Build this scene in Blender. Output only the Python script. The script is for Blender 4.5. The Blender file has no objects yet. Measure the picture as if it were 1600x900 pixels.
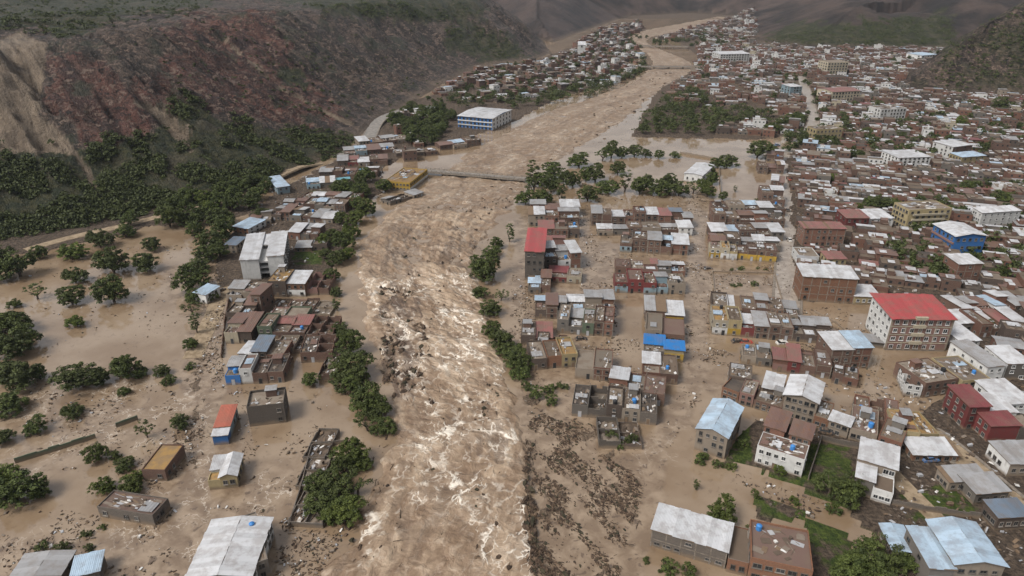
import bpy, math, random
import numpy as np
from mathutils import Vector, Matrix

# ------------------------------------------------------------------ camera, sky, sun, exposure
S = bpy.context.scene
COL = S.collection
CAM_H, PITCH, FPX = 115.0, math.radians(25.5), 1067.0      # metres above the water, tilt down, focal length in 1600 px
cd = bpy.data.cameras.new("camera"); cam = bpy.data.objects.new("camera", cd); COL.objects.link(cam)
cam.location = (0, 0, CAM_H); cam.rotation_euler = (math.pi / 2 - PITCH, 0, 0)
cd.sensor_width = 36.0; cd.lens = 36.0 * FPX / 1600.0; cd.clip_start = 0.5; cd.clip_end = 9000
S.camera = cam
S.view_settings.view_transform = 'Standard'; S.view_settings.look = 'None'
S.view_settings.exposure = 0.68; S.view_settings.gamma = 1.0
SUN_EL, SUN_AZ = math.radians(50), math.radians(-122)     # azimuth clockwise from +Y
W = bpy.data.worlds.new("World"); S.world = W; W.use_nodes = True
wn = W.node_tree; bg = wn.nodes["Background"]
sky = wn.nodes.new("ShaderNodeTexSky"); sky.sky_type = 'NISHITA'; sky.sun_disc = False
sky.sun_elevation = SUN_EL; sky.sun_rotation = SUN_AZ; sky.air_density = 1.0; sky.dust_density = 4.0
hs = wn.nodes.new("ShaderNodeHueSaturation"); hs.inputs["Saturation"].default_value = 0.24
wn.links.new(sky.outputs[0], hs.inputs["Color"]); wn.links.new(hs.outputs[0], bg.inputs["Color"])
bg.inputs["Strength"].default_value = 0.10
sl = bpy.data.lights.new("sun", 'SUN'); sl.energy = 1.9; sl.angle = math.radians(20); sl.color = (1.0, 0.955, 0.89)
so = bpy.data.objects.new("sun", sl); COL.objects.link(so)
sd = Vector((math.sin(SUN_AZ) * math.cos(SUN_EL), math.cos(SUN_AZ) * math.cos(SUN_EL), math.sin(SUN_EL)))
so.rotation_euler = sd.to_track_quat('Z', 'Y').to_euler(); so.location = (0, -50, 300)
try:
    S.cycles.max_bounces = 5; S.cycles.diffuse_bounces = 2; S.cycles.glossy_bounces = 2
    S.cycles.volume_bounces = 0; S.cycles.transparent_max_bounces = 4
except Exception: pass

# ------------------------------------------------------------------ helpers
random.seed(7); rng = np.random.default_rng(11)
CP, SP = math.cos(PITCH), math.sin(PITCH)
def G(px, py, z=0.0):
    """survey point: the place on the level z that the photograph's pixel shows"""
    X = (px - 800) / FPX; Y = -(py - 450) / FPX
    d = (X, CP + Y * SP, -SP + Y * CP)
    k = (z - CAM_H) / d[2]
    return np.array((d[0] * k, d[1] * k))
def PROJ(x, y, z):
    dz = z - CAM_H
    dep = y * CP - dz * SP; up = y * SP + dz * CP
    return 800 + FPX * x / dep, 450 - FPX * up / dep
def GP(poly, z=0.0): return np.array([G(p[0], p[1], z) for p in poly])
def inpoly(x, y, poly):
    poly = np.asarray(poly, float); r = np.zeros(np.shape(x), bool); n = len(poly); j = n - 1
    for i in range(n):
        xi, yi = poly[i]; xj, yj = poly[j]
        if yi != yj:
            r ^= ((yi > y) != (yj > y)) & (x < (xj - xi) * (y - yi) / (yj - yi) + xi)
        j = i
    return r
def _h(ix, iy, s):
    with np.errstate(over='ignore'):
        n = (ix.astype(np.uint32) * np.uint32(374761393) + iy.astype(np.uint32) * np.uint32(668265263) + np.uint32(s * 974634777 & 0xffffffff))
        n = (n ^ (n >> np.uint32(13))) * np.uint32(1274126177)
        n = n ^ (n >> np.uint32(16))
    return (n & np.uint32(0xffff)).astype(np.float32) / 65535.0
def vnoise(x, y, s=0):
    x = np.asarray(x, float); y = np.asarray(y, float)
    ix = np.floor(x).astype(np.int64); iy = np.floor(y).astype(np.int64); fx = x - ix; fy = y - iy
    fx = fx * fx * (3 - 2 * fx); fy = fy * fy * (3 - 2 * fy)
    a = _h(ix, iy, s); b = _h(ix + 1, iy, s); c = _h(ix, iy + 1, s); d = _h(ix + 1, iy + 1, s)
    return (a + (b - a) * fx) * (1 - fy) + (c + (d - c) * fx) * fy
def fbm(x, y, o=4, s=0):
    r = 0; a = 0.5; t = 0
    for k in range(o):
        r = r + a * vnoise(x, y, s + k * 17); t += a; a *= 0.5; x = x * 2.03 + 5.1; y = y * 2.03 + 1.7
    return r / t
def sstep(a, b, x):
    t = np.clip((x - a) / (b - a), 0, 1); return t * t * (3 - 2 * t)
def segdist(x, y, line):
    """distance to a polyline and the arc length of the nearest point"""
    best = np.full(np.shape(x), 1e9); arc = np.zeros(np.shape(x)); L = 0
    for (ax, ay), (bx, by) in zip(line[:-1], line[1:]):
        dx, dy = bx - ax, by - ay; l2 = dx * dx + dy * dy; l = math.sqrt(l2)
        t = np.clip(((x - ax) * dx + (y - ay) * dy) / l2, 0, 1)
        d = np.hypot(x - ax - t * dx, y - ay - t * dy); m = d < best
        best = np.where(m, d, best); arc = np.where(m, L + t * l, arc); L += l
    return best, arc

# ------------------------------------------------------------------ materials (all procedural)
class N:
    def __init__(s, name):
        s.m = bpy.data.materials.new(name); s.m.use_nodes = True; s.t = s.m.node_tree
        s.b = s.t.nodes["Principled BSDF"]; s.x = 0
        s.b.inputs["Specular IOR Level"].default_value = 0.3
    def n(s, typ, **k):
        o = s.t.nodes.new(typ)
        for a, v in k.items(): setattr(o, a, v)
        return o
    def set(s, sock, v):
        if hasattr(v, 'is_output') or isinstance(v, bpy.types.NodeSocket): s.t.links.new(v, sock)
        else: sock.default_value = (v if not (isinstance(v, tuple) and len(v) == 3 and len(sock.default_value) == 4) else v + (1,)) if hasattr(sock.default_value, '__len__') else v
    def noise(s, scale, co=None, detail=4, rough=0.6, typ='FBM', dist=0.0):
        o = s.n("ShaderNodeTexNoise"); o.noise_type = typ
        o.inputs["Scale"].default_value = scale; o.inputs["Detail"].default_value = detail
        o.inputs["Roughness"].default_value = rough; o.inputs["Distortion"].default_value = dist
        if co is not None: s.t.links.new(co, o.inputs["Vector"])
        return o.outputs["Fac"]
    def obj(s): return s.n("ShaderNodeTexCoord").outputs["Object"]
    def pos(s): return s.n("ShaderNodeNewGeometry").outputs["Position"]
    def rand(s): return s.n("ShaderNodeObjectInfo").outputs["Random"]
    def attr(s, name, vec=False):
        o = s.n("ShaderNodeAttribute"); o.attribute_name = name; return o.outputs["Vector" if vec else "Fac"]
    def scl(s, co, v):
        o = s.n("ShaderNodeVectorMath", operation='MULTIPLY'); s.t.links.new(co, o.inputs[0]); o.inputs[1].default_value = v; return o.outputs[0]
    def math(s, op, a, b=None, clamp=False):
        o = s.n("ShaderNodeMath", operation=op); o.use_clamp = clamp
        s.set(o.inputs[0], a)
        if b is not None: s.set(o.inputs[1], b)
        return o.outputs[0]
    def ramp(s, f, a, b, lo=0.0, hi=1.0):
        o = s.n("ShaderNodeMapRange"); o.interpolation_type = 'SMOOTHSTEP'
        s.set(o.inputs["Value"], f); s.set(o.inputs["From Min"], a); s.set(o.inputs["From Max"], b)
        s.set(o.inputs["To Min"], lo); s.set(o.inputs["To Max"], hi); return o.outputs[0]
    def mix(s, f, a, b, blend='MIX'):
        o = s.n("ShaderNodeMix"); o.data_type = 'RGBA'; o.blend_type = blend
        s.set(o.inputs["Factor"], f); s.set(o.inputs["A"] if False else o.inputs[6], a); s.set(o.inputs[7], b); return o.outputs[2]
    def sep(s, v):
        o = s.n("ShaderNodeSeparateXYZ"); s.t.links.new(v, o.inputs[0]); return o.outputs
    def bump(s, h, strength=0.4, dist=0.1):
        o = s.n("ShaderNodeBump"); o.inputs["Strength"].default_value = strength; o.inputs["Distance"].default_value = dist
        s.t.links.new(h, o.inputs["Height"]); s.t.links.new(o.outputs[0], s.b.inputs["Normal"])
    def out(s, col, rough=0.8, metal=0.0, spec=None):
        s.set(s.b.inputs["Base Color"], col); s.set(s.b.inputs["Roughness"], rough); s.set(s.b.inputs["Metallic"], metal)
        if spec is not None: s.b.inputs["Specular IOR Level"].default_value = spec
        return s.m
MUD = (0.205, 0.142, 0.092)
def tint(k, col, lo=0.72, hi=1.12):
    """vary a colour from object to object"""
    v = k.ramp(k.rand(), 0.0, 1.0, lo, hi); o = k.n("ShaderNodeVectorMath", operation='SCALE')
    k.set(o.inputs[0], col) if not isinstance(col, tuple) else setattr(o.inputs[0], 'default_value', col)
    k.set(o.inputs["Scale"], v); return o.outputs[0]
def wall_mat(name, col, brick=False, mort=(0.16, 0.135, 0.115)):
    k = N(name); co = k.obj(); p = k.pos()
    if brick:
        # bricks laid on both wall directions: run the texture along x+y and z
        s3 = k.sep(co); cx = k.n("ShaderNodeCombineXYZ")
        k.set(cx.inputs[0], k.math('ADD', s3[0], s3[1])); k.set(cx.inputs[1], s3[2])
        b = k.n("ShaderNodeTexBrick"); k.t.links.new(cx.outputs[0], b.inputs["Vector"])
        b.inputs["Color1"].default_value = col + (1,); b.inputs["Color2"].default_value = tuple(c * 0.72 for c in col) + (1,)
        b.inputs["Mortar"].default_value = mort + (1,); b.inputs["Scale"].default_value = 1.0
        b.inputs["Mortar Size"].default_value = 0.016; b.inputs["Brick Width"].default_value = 0.38; b.inputs["Row Height"].default_value = 0.2
        c = tint(k, b.outputs["Color"])
    else:
        c = tint(k, col, 0.8, 1.1)
    g = k.noise(0.55, co, 6, 0.65); c = k.mix(k.ramp(g, 0.42, 0.78, 0, 0.55), c, tuple(x * 0.5 + 0.03 for x in col))
    st = k.noise(1.0, k.scl(co, (2.2, 2.2, 0.22)), 4); c = k.mix(k.ramp(st, 0.52, 0.75, 0, 0.4), c, (0.09, 0.075, 0.06))
    z = k.sep(p)[2]; tl = k.math('ADD', z, k.math('MULTIPLY', k.math('SUBTRACT', k.noise(0.35, p, 3), 0.5), 1.6))
    c = k.mix(k.ramp(tl, 1.5, 0.25, 0, 0.85), c, (0.17, 0.125, 0.085))       # flood tide mark
    k.bump(k.noise(5, co, 4), 0.25, 0.04)
    return k.out(c, 0.85)
def roof_mat(name, col, metal=False, dirt=0.5, rust=0.0):
    k = N(name); co = k.pos(); c = tint(k, col, *((0.86, 1.06) if metal else (0.7, 1.15)))
    g = k.noise(0.35, co, 6, 0.65)
    c = k.mix(k.ramp(g, 0.42, 0.62, 0, dirt), c, (0.135, 0.10, 0.074))
    g2 = k.noise(1.4, co, 5, 0.7); c = k.mix(k.ramp(g2, 0.56, 0.75, 0, 0.35), c, tuple(x * 0.5 for x in col))
    if rust: c = k.mix(k.ramp(k.noise(0.8, co, 6, 0.7), 0.5, 0.68, 0, rust), c, (0.17, 0.075, 0.035))
    k.bump(k.noise(3, co, 4), 0.2, 0.04)
    return k.out(c, 0.42 if metal else 0.88, 0.0)
M = {}
def walls_def():
    for n, c in dict(br=(0.158, 0.062, 0.037), bw=(0.112, 0.056, 0.038), dk=(0.070, 0.047, 0.036), ob=(0.195, 0.082, 0.040)).items(): M['w_' + n] = wall_mat('brick_' + n, c, True)
    M['w_gb'] = wall_mat('brick_block_grey', (0.105, 0.089, 0.075), True)
    for n, c in dict(gr=(0.120, 0.106, 0.092), wh=(0.500, 0.495, 0.48), cr=(0.320, 0.280, 0.208), ye=(0.344, 0.224, 0.036), bu=(0.028, 0.112, 0.296),
                     pk=(0.216, 0.124, 0.104), rd=(0.124, 0.029, 0.027), gn=(0.080, 0.100, 0.068), lb=(0.184, 0.248, 0.280), lc=(0.224, 0.184, 0.144), by=(0.288, 0.232, 0.128)).items(): M['w_' + n] = wall_mat('plaster_' + n, c)
    for n, c in dict(wt=(0.44, 0.445, 0.46), gt=(0.25, 0.25, 0.255), bt=(0.32, 0.41, 0.50), st=(0.11, 0.14, 0.18), nt=(0.08, 0.19, 0.32)).items(): M['r_' + n] = roof_mat('tin_' + n, c, True, 0.36)
    M['r_rt'] = roof_mat('tin_red', (0.31, 0.055, 0.056), True, 0.42)
    M['r_pt'] = roof_mat('tin_faded_red', (0.20, 0.085, 0.075), True, 0.6)
    M['r_mt'] = roof_mat('tin_maroon', (0.15, 0.042, 0.044), True, 0.35)
    M['r_ru'] = roof_mat('tin_rusty', (0.14, 0.085, 0.07), True, 0.4, 0.6)
    M['r_tq'] = roof_mat('tin_turquoise', (0.11, 0.29, 0.34), True, 0.2)
    M['r_fl'] = roof_mat('concrete_pale', (0.173, 0.144, 0.115), False, 0.7)
    M['r_fm'] = roof_mat('concrete_muddy', (0.112, 0.083, 0.061), False, 0.6)
    M['r_fd'] = roof_mat('concrete_dark', (0.054, 0.045, 0.039), False, 0.4)
    M['r_fp'] = roof_mat('concrete_pinkish', (0.112, 0.072, 0.059), False, 0.5)
    M['r_yo'] = roof_mat('tile_yellow', (0.27, 0.165, 0.06), False, 0.6)
    M['r_bl'] = roof_mat('tarpaulin_blue', (0.014, 0.135, 0.37), True, 0.3)
    M['r_or'] = roof_mat('tin_orange', (0.31, 0.095, 0.062), True, 0.25)
    k = N('window_dark'); M['glass'] = k.out(tint(k, (0.028, 0.030, 0.032), 0.5, 1.6), 0.25, 0, 0.5)
    k = N('window_frame'); M['frame'] = k.out(tint(k, (0.17, 0.15, 0.13), 0.4, 1.2), 0.7)
    k = N('concrete_frame'); M['conc'] = k.out(k.mix(k.ramp(k.noise(1.2, k.pos(), 5), 0.35, 0.7), (0.20, 0.17, 0.14), (0.11, 0.09, 0.072)), 0.85)
    k = N('timber'); M['wood'] = k.out(k.mix(k.noise(1.5, k.pos(), 4), (0.09, 0.058, 0.038), (0.20, 0.14, 0.09)), 0.85)
    k = N('rubble_grey'); M['rub'] = k.out(k.mix(k.noise(0.8, k.pos(), 5), (0.095, 0.072, 0.055), (0.23, 0.19, 0.155)), 0.9)
    k = N('rubble_dark'); M['rubd'] = k.out(k.mix(k.noise(0.8, k.pos(), 5), (0.055, 0.042, 0.032), (0.13, 0.095, 0.07)), 0.9)
    k = N('sheet_white'); M['shw'] = k.out(k.mix(k.ramp(k.noise(0.9, k.pos(), 4), 0.4, 0.7), (0.58, 0.57, 0.55), (0.28, 0.235, 0.19)), 0.5)
    k = N('tank_black'); M['tank'] = k.out((0.02, 0.02, 0.022), 0.5)
    k = N('plastic_blue'); M['pbl'] = k.out((0.04, 0.17, 0.42), 0.5)
    k = N('steel_sheet'); M['steel'] = k.out(k.mix(k.noise(0.7, k.pos(), 4), (0.20, 0.20, 0.21), (0.42, 0.42, 0.43)), 0.45)
walls_def()

# ------------------------------------------------------------------ mesh builders
class MB:
    def __init__(s): s.v = []; s.f = []; s.m = []
    def quad(s, a, b, c, d, mi=0):
        i = len(s.v); s.v += [tuple(a), tuple(b), tuple(c), tuple(d)]; s.f.append((i, i + 1, i + 2, i + 3)); s.m.append(mi)
    def tri(s, a, b, c, mi=0):
        i = len(s.v); s.v += [tuple(a), tuple(b), tuple(c)]; s.f.append((i, i + 1, i + 2)); s.m.append(mi)
    def box(s, x0, x1, y0, y1, z0, z1, mi=0, bottom=False):
        i = len(s.v)
        s.v += [(x0, y0, z0), (x1, y0, z0), (x1, y1, z0), (x0, y1, z0), (x0, y0, z1), (x1, y0, z1), (x1, y1, z1), (x0, y1, z1)]
        F = [(0, 1, 5, 4), (1, 2, 6, 5), (2, 3, 7, 6), (3, 0, 4, 7), (4, 5, 6, 7)] + ([(3, 2, 1, 0)] if bottom else [])
        s.f += [tuple(i + j for j in f) for f in F]; s.m += [mi] * len(F)
    def obox(s, c, ax, ay, az, mi=0):
        """box about c with half-axis vectors"""
        i = len(s.v); c = np.asarray(c, float); ax, ay, az = map(np.asarray, (ax, ay, az))
        for sz in (-1, 1):
            for sx, sy in ((-1, -1), (1, -1), (1, 1), (-1, 1)): s.v.append(tuple(c + sx * ax + sy * ay + sz * az))
        F = [(0, 1, 5, 4), (1, 2, 6, 5), (2, 3, 7, 6), (3, 0, 4, 7), (4, 5, 6, 7), (3, 2, 1, 0)]
        s.f += [tuple(i + j for j in f) for f in F]; s.m += [mi] * 6
    def tube(s, p, q, r0, r1, n=6, mi=0, cap=True):
        p = np.asarray(p, float); q = np.asarray(q, float); d = q - p; d /= (np.linalg.norm(d) + 1e-9)
        a = np.cross(d, (0, 0, 1) if abs(d[2]) < .9 else (1, 0, 0)); a /= np.linalg.norm(a); b = np.cross(d, a); i = len(s.v)
        for o, r in ((p, r0), (q, r1)):
            for j in range(n):
                t = 2 * math.pi * j / n; s.v.append(tuple(o + r * (math.cos(t) * a + math.sin(t) * b)))
        for j in range(n): s.f.append((i + j, i + (j + 1) % n, i + n + (j + 1) % n, i + n + j)); s.m.append(mi)
        if cap: s.f.append(tuple(i + n + j for j in range(n))); s.m.append(mi)
    def mesh(s, name, mats):
        me = bpy.data.meshes.new(name); me.from_pydata(s.v, [], s.f)
        for m in mats: me.materials.append(m)
        if len(mats) > 1: me.polygons.foreach_set('material_index', s.m)
        me.update(); return me
def link(name, me, parent=None, mat=None, loc=None):
    o = bpy.data.objects.new(name, me); COL.objects.link(o)
    if parent is not None: o.parent = parent
    if mat is not None: o.matrix_local = mat
    elif loc is not None: o.location = loc
    return o
def tag(o, label=None, cat=None, group=None, kind=None):
    if label:
        o['label'] = label
    if cat: o['category'] = cat
    if group: o['group'] = group
    if kind: o['kind'] = kind
    return o
def np_mesh(name, V, F, mats, mi=None, smooth=False, attrs=None):
    """mesh from arrays: V (n,3), F (m,4) or (m,3)"""
    me = bpy.data.meshes.new(name); V = np.asarray(V, np.float32); F = np.asarray(F, np.int32); k = F.shape[1]
    me.vertices.add(len(V)); me.vertices.foreach_set('co', V.ravel())
    me.loops.add(F.size); me.loops.foreach_set('vertex_index', F.ravel())
    me.polygons.add(len(F)); me.polygons.foreach_set('loop_start', np.arange(0, F.size, k, dtype=np.int32))
    try: me.polygons.foreach_set('loop_total', np.full(len(F), k, np.int32))
    except Exception: pass
    for m in mats: me.materials.append(m)
    if mi is not None: me.polygons.foreach_set('material_index', np.asarray(mi, np.int32))
    me.polygons.foreach_set('use_smooth', np.full(len(F), smooth, bool))
    for n, a in (attrs or {}).items():
        a = np.asarray(a, np.float32)
        if a.ndim == 2:
            at = me.attributes.new(n, 'FLOAT_VECTOR', 'POINT'); at.data.foreach_set('vector', a.ravel())
        else:
            at = me.attributes.new(n, 'FLOAT', 'POINT'); at.data.foreach_set('value', a)
    me.update(calc_edges=True); return me
def grid_faces(nr, nc):
    i = np.arange(nr - 1)[:, None] * nc + np.arange(nc - 1)[None, :]
    return np.stack([i, i + 1, i + nc + 1, i + nc], -1).reshape(-1, 4)
# ------------------------------------------------------------------ the lie of the land
BASE_L = GP([(-900, 620), (-300, 430), (0, 380), (150, 352), (300, 322), (400, 298), (470, 272), (545, 233), (600, 188), (650, 160), (700, 130), (760, 104), (830, 97), (866, 84), (850, 62), (790, 50), (720, 46)])
HILL_L = np.vstack([BASE_L, [(-2600, BASE_L[-1][1] + 100), (-2600, 60)]])
BASE_R = GP([(1900, 158), (1700, 152), (1520, 145), (1440, 141), (1388, 137), (1410, 118), (1452, 92), (1490, 72), (1520, 60), (1700, 50)])
HILL_R = np.vstack([BASE_R, [(2600, BASE_R[-1][1]), (2600, 600)]])
BASE_F = GP([(300, 60), (600, 52), (735, 40), (800, 60), (868, 66), (930, 44), (985, 25), (1080, 20), (1150, 24), (1178, 60), (1250, 74), (1350, 76), (1450, 78), (1500, 76), (1700, 80), (2100, 90)])
HILL_F = np.vstack([BASE_F, [(3600, BASE_F[-1][1]), (3600, 6000), (-3600, 6000), (-3600, BASE_F[0][1])]])
PX = dict(
 dry=[[(1246, 470), (1240, 400), (1236, 330), (1226, 252), (1262, 205), (1200, 218), (1110, 217), (985, 213), (1025, 143), (1076, 113), (1092, 90), (1050, 60), (1130, 32), (1250, -40), (2200, 20), (2200, 620), (1500, 556), (1480, 470), (1360, 474)],
      [(1120, 728), (1165, 726), (1205, 748), (1270, 775), (1330, 800), (1420, 905), (1330, 1010), (2300, 1000), (2300, 560), (1620, 590), (1500, 612), (1440, 640), (1412, 690), (1330, 680), (1280, 650), (1180, 655), (1150, 690)],
      [(1165, 775), (1200, 770), (1330, 830), (1370, 940), (1260, 940), (1260, 815), (1180, 815)],
      [(336, 425), (352, 370), (430, 300), (545, 240), (640, 160), (850, 90), (1000, 30), (1010, 45), (960, 130), (870, 155), (790, 196), (735, 212), (640, 240), (600, 262), (598, 300), (570, 318), (545, 370), (520, 425), (490, 440), (345, 450)],
      [(-500, 380), (60, 352), (255, 318), (330, 310), (400, 295), (420, 330), (330, 345), (250, 352), (110, 385), (-200, 440)]],
 mud=[[(818, 640), (900, 640), (1008, 690), (1000, 780), (965, 905), (832, 930), (822, 760)], [(805, 590), (840, 600), (930, 660), (1010, 690), (900, 720), (830, 690)],
      [(270, 470), (335, 470), (345, 560), (320, 640), (300, 760), (235, 830), (225, 760), (290, 650), (300, 560)],
      [(595, 455), (650, 470), (668, 560), (650, 610), (600, 590)], [(810, 440), (830, 440), (840, 600), (800, 560)],
      [(470, 860), (560, 820), (520, 930), (450, 930)]],
 grass=[[(1120, 735), (1170, 722), (1250, 755), (1330, 790), (1310, 800), (1200, 765)], [(1165, 770), (1230, 775), (1320, 815), (1400, 870), (1300, 900), (1260, 830), (1190, 800)],
        [(1400, 770), (1480, 755), (1530, 800), (1420, 810)], [(1230, 690), (1330, 700), (1330, 770), (1250, 755)], [(455, 395), (510, 385), (505, 412), (460, 412)], [(480, 300), (570, 300), (560, 318), (480, 318)], [(870, 145), (900, 145), (895, 160), (860, 162)],
        [(1100, 645), (1170, 640), (1175, 720), (1125, 722)], [(985, 870), (1100, 890), (1100, 930), (985, 930)]],
 veg=[[(-400, 450), (60, 368), (250, 333), (330, 314), (470, 268), (555, 235), (560, 210), (480, 205), (380, 198), (330, 185), (300, 150), (270, 160), (250, 215), (120, 235), (0, 215), (-400, 220)],
      [(-300, 40), (0, 45), (60, 45), (110, 62), (150, 40), (250, 18), (330, 10), (300, -40), (-300, -40)], [(440, 2), (560, 30), (700, 35), (760, 22), (740, -20), (440, -30)], [(690, 40), (790, 60), (830, 90), (770, 95), (690, 75)],
      [(1180, 66), (1230, 36), (1350, 34), (1480, 22), (1490, 74), (1350, 78), (1200, 74)], [(1040, 40), (1130, 50), (1170, 70), (1120, 70), (1060, 62)], [(435, 105), (468, 108), (470, 135), (440, 130)]],
 scar=[[(8, 55), (28, 48), (72, 66), (74, 100), (62, 130), (66, 165), (58, 182), (30, 170), (2, 135), (-60, 150), (-60, 70)], [(0, 120), (40, 165), (70, 185), (112, 228), (125, 250), (150, 285), (165, 322), (156, 320), (140, 290), (112, 240), (75, 235), (20, 240), (-30, 230), (-40, 170)],
       [(205, 148), (240, 165), (300, 195), (298, 212), (284, 222), (262, 190), (215, 162)], [(225, 165), (285, 205), (300, 235), (292, 236), (262, 205)], [(430, 135), (436, 134), (556, 194), (548, 196)], [(345, 60), (351, 59), (420, 120), (414, 122)]],
 red=[[(70, 90), (150, 95), (210, 120), (330, 60), (420, 60), (440, 120), (520, 180), (480, 200), (330, 170), (270, 160), (240, 220), (120, 230), (80, 170)], [(250, 40), (420, 10), (470, 100), (560, 190), (430, 190), (330, 150)]],
)
ROADPX = [(40, 392), (110, 372), (190, 355), (255, 338), (330, 322), (400, 296), (470, 266), (525, 247)]
def valley(x, y):
    """height of the valley floor and the mask of dry land"""
    px, py = PROJ(x, y, 0.0 * x)
    k = np.clip((py + 60) / 500, 0.05, 2); jx = (fbm(x / 7, y / 7, 4, 3) - .5) * 42 * k; jy = (fbm(x / 7, y / 7, 4, 9) - .5) * 26 * k
    dry = np.zeros(np.shape(x), bool); mud = dry.copy()
    for p in PX['dry']: dry |= inpoly(px + jx * .45, py + jy * .45, p)
    for p in PX['mud']: mud |= inpoly(px + jx, py + jy, p)
    dry |= (py < 30) | (py > 1500)
    n = fbm(x / 5, y / 5, 5, 21)
    z = np.where(dry, 0.35 + (n - .5) * 0.5, -0.9)
    z = np.where(mud & ~dry, -0.28 + (n - .50) * 1.5, z)
    return z, dry, mud
def far_lift(x, y): return 0.0
def hills(x, y):
    """height added by the mountains: (height, kind, along, down)"""
    d1, a1 = segdist(x, y, BASE_L); i1 = inpoly(x, y, HILL_L); d1 = np.where(i1, d1, 0)
    w = np.interp(a1, [0, 500, 760, 950, 1400], [64, 64, 40, 14, 10])
    g = fbm(a1 / 26, d1 / 120, 5, 5); rid = 1 - np.abs(2 * fbm(a1 / 44 + d1 / 260, d1 / 210, 4, 31) - 1)
    slope = 0.62 + 0.30 * (g - .5)
    h = np.where(d1 < w, 0.34 * d1, 0.34 * w + slope * (d1 - w))
    top = 66 + 10 * fbm(x / 90, y / 90, 3, 41) + 0.02 * np.clip(d1 - 150, 0, 400)
    h = top - np.log1p(np.exp(np.clip((top - h) / 6.0, -30, 30))) * 6.0 + 0.0
    h = np.maximum(h, 0) * np.clip(d1 / 6, 0, 1)
    mid = np.clip(h / 18, 0, 1) * np.clip((top + 4 - h) / 12, 0.25, 1)
    h1 = h + mid * ((rid - .6) * 25 + (fbm(a1 / 9, d1 / 22, 4, 61) - .5) * 10 + (1 - np.abs(2 * fbm(a1 / 11 + d1 / 14, d1 / 13 - a1 / 40, 4, 66) - 1) - .6) * 7 + (fbm(x / 4, y / 4, 3, 71) - .5) * 3.5)
    h1 = np.where(i1, np.maximum(h1, 0), 0)
    d2, a2 = segdist(x, y, BASE_R); i2 = inpoly(x, y, HILL_R); d2 = np.where(i2, d2, 0)
    g2 = 1 - np.abs(2 * fbm(a2 / 60 + d2 / 300, d2 / 260, 4, 81) - 1)
    h2 = np.where(i2, np.clip(d2, 0, 25) * .5 + np.clip(d2 - 25, 0, 260) * .78 + np.clip(d2 / 40, 0, 1) * ((g2 - .5) * 26 + (fbm(x / 14, y / 14, 5, 91) - .5) * 12), 0)
    d3, a3 = segdist(x, y, BASE_F); i3 = inpoly(x, y, HILL_F); d3 = np.where(i3, d3, 0)
    g3 = 1 - np.abs(2 * fbm(a3 / 260 + d3 / 900, d3 / 900, 5, 101) - 1)
    low = (sstep(1140, 1185, PROJ(x, y, 0 * x)[0]))
    h3 = np.where(i3, (np.clip(d3, 0, 160) * .20 + np.clip(d3 - 260, 0, 900) * .30) * low + np.clip(d3, 0, 800) * .42 * (1 - low), 0)
    h3 = np.where(i3, h3 + np.clip(d3 / 200, 0, 1) * ((g3 - .5) * 90 + (fbm(x / 60, y / 60, 5, 111) - .5) * 40) * (1 - .5 * low), h3)
    h3 = np.minimum(np.maximum(h3, 0), 260)
    h = np.maximum(np.maximum(h1, np.maximum(h2, 0)), h3)
    kind = np.where(h <= 0, 0, np.where(h == h1, 1, np.where(h == h2, 2, 3)))
    al = np.where(kind == 1, a1, np.where(kind == 2, a2, np.where(kind == 3, a3, x)))
    dn = np.where(kind == 1, d1, np.where(kind == 2, d2, np.where(kind == 3, d3, y)))
    return h, kind, al, dn
def land(x, y):
    x = np.asarray(x, float); y = np.asarray(y, float)
    return float(np.asarray(valley(x[None], y[None])[0] + hills(x[None], y[None])[0])[0]) if x.ndim == 0 else valley(x, y)[0] + hills(x, y)[0]

def build_ground():
    na = 620
    th = np.radians(np.linspace(-52, 52, na)); r = np.r_[np.geomspace(18, 150, 130)[:-1], np.linspace(150, 330, 150)[:-1], np.linspace(330, 720, 290)[:-1], np.geomspace(720, 3400, 150)]; nr = len(r)
    X = (r[:, None] * np.sin(th)).ravel(); Y = (r[:, None] * np.cos(th)).ravel()
    zv, dry, mud = valley(X, Y); h, kind, al, dn = hills(X, Y)
    Z = zv * np.clip(1 - h / 4, 0, 1) + h
    px, py = PROJ(X, Y, Z)
    jx = (fbm(X / 16, Y / 16, 4, 201) - .5); jy = (fbm(X / 16, Y / 16, 4, 203) - .5)
    def mask(name, amp, z_ok=None):
        m = np.zeros(len(X))
        for p in PX[name]: m = np.maximum(m, inpoly(px + jx * amp, py + jy * amp * .7, p))
        return m
    veg = mask('veg', 46) * (kind > 0); scar = mask('scar', 16) * (kind == 1); red = mask('red', 70) * (kind == 1); grass = mask('grass', 18)
    veg = np.maximum(veg, 0.55 * (kind == 2) * (fbm(X / 22, Y / 22, 4, 7) > .52))
    rd, _ = segdist(X, Y, GP(ROADPX)); road = (rd < 4.5) * 1.0
    Z = np.where(scar > 0, Z - 0.8, Z)
    far = (kind == 3) * 1.0
    me = np_mesh('ground', np.stack([X, Y, Z], 1), grid_faces(nr, na), [M['ground']], smooth=True,
                 attrs=dict(veg=veg, scar=scar, red=red, grass=grass, hill=np.clip(h / 5, 0, 1), dry=dry * 1.0, far=far, flow=np.stack([al, dn, Z], 1)))
    tag(link('ground', me), kind='structure')
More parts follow.
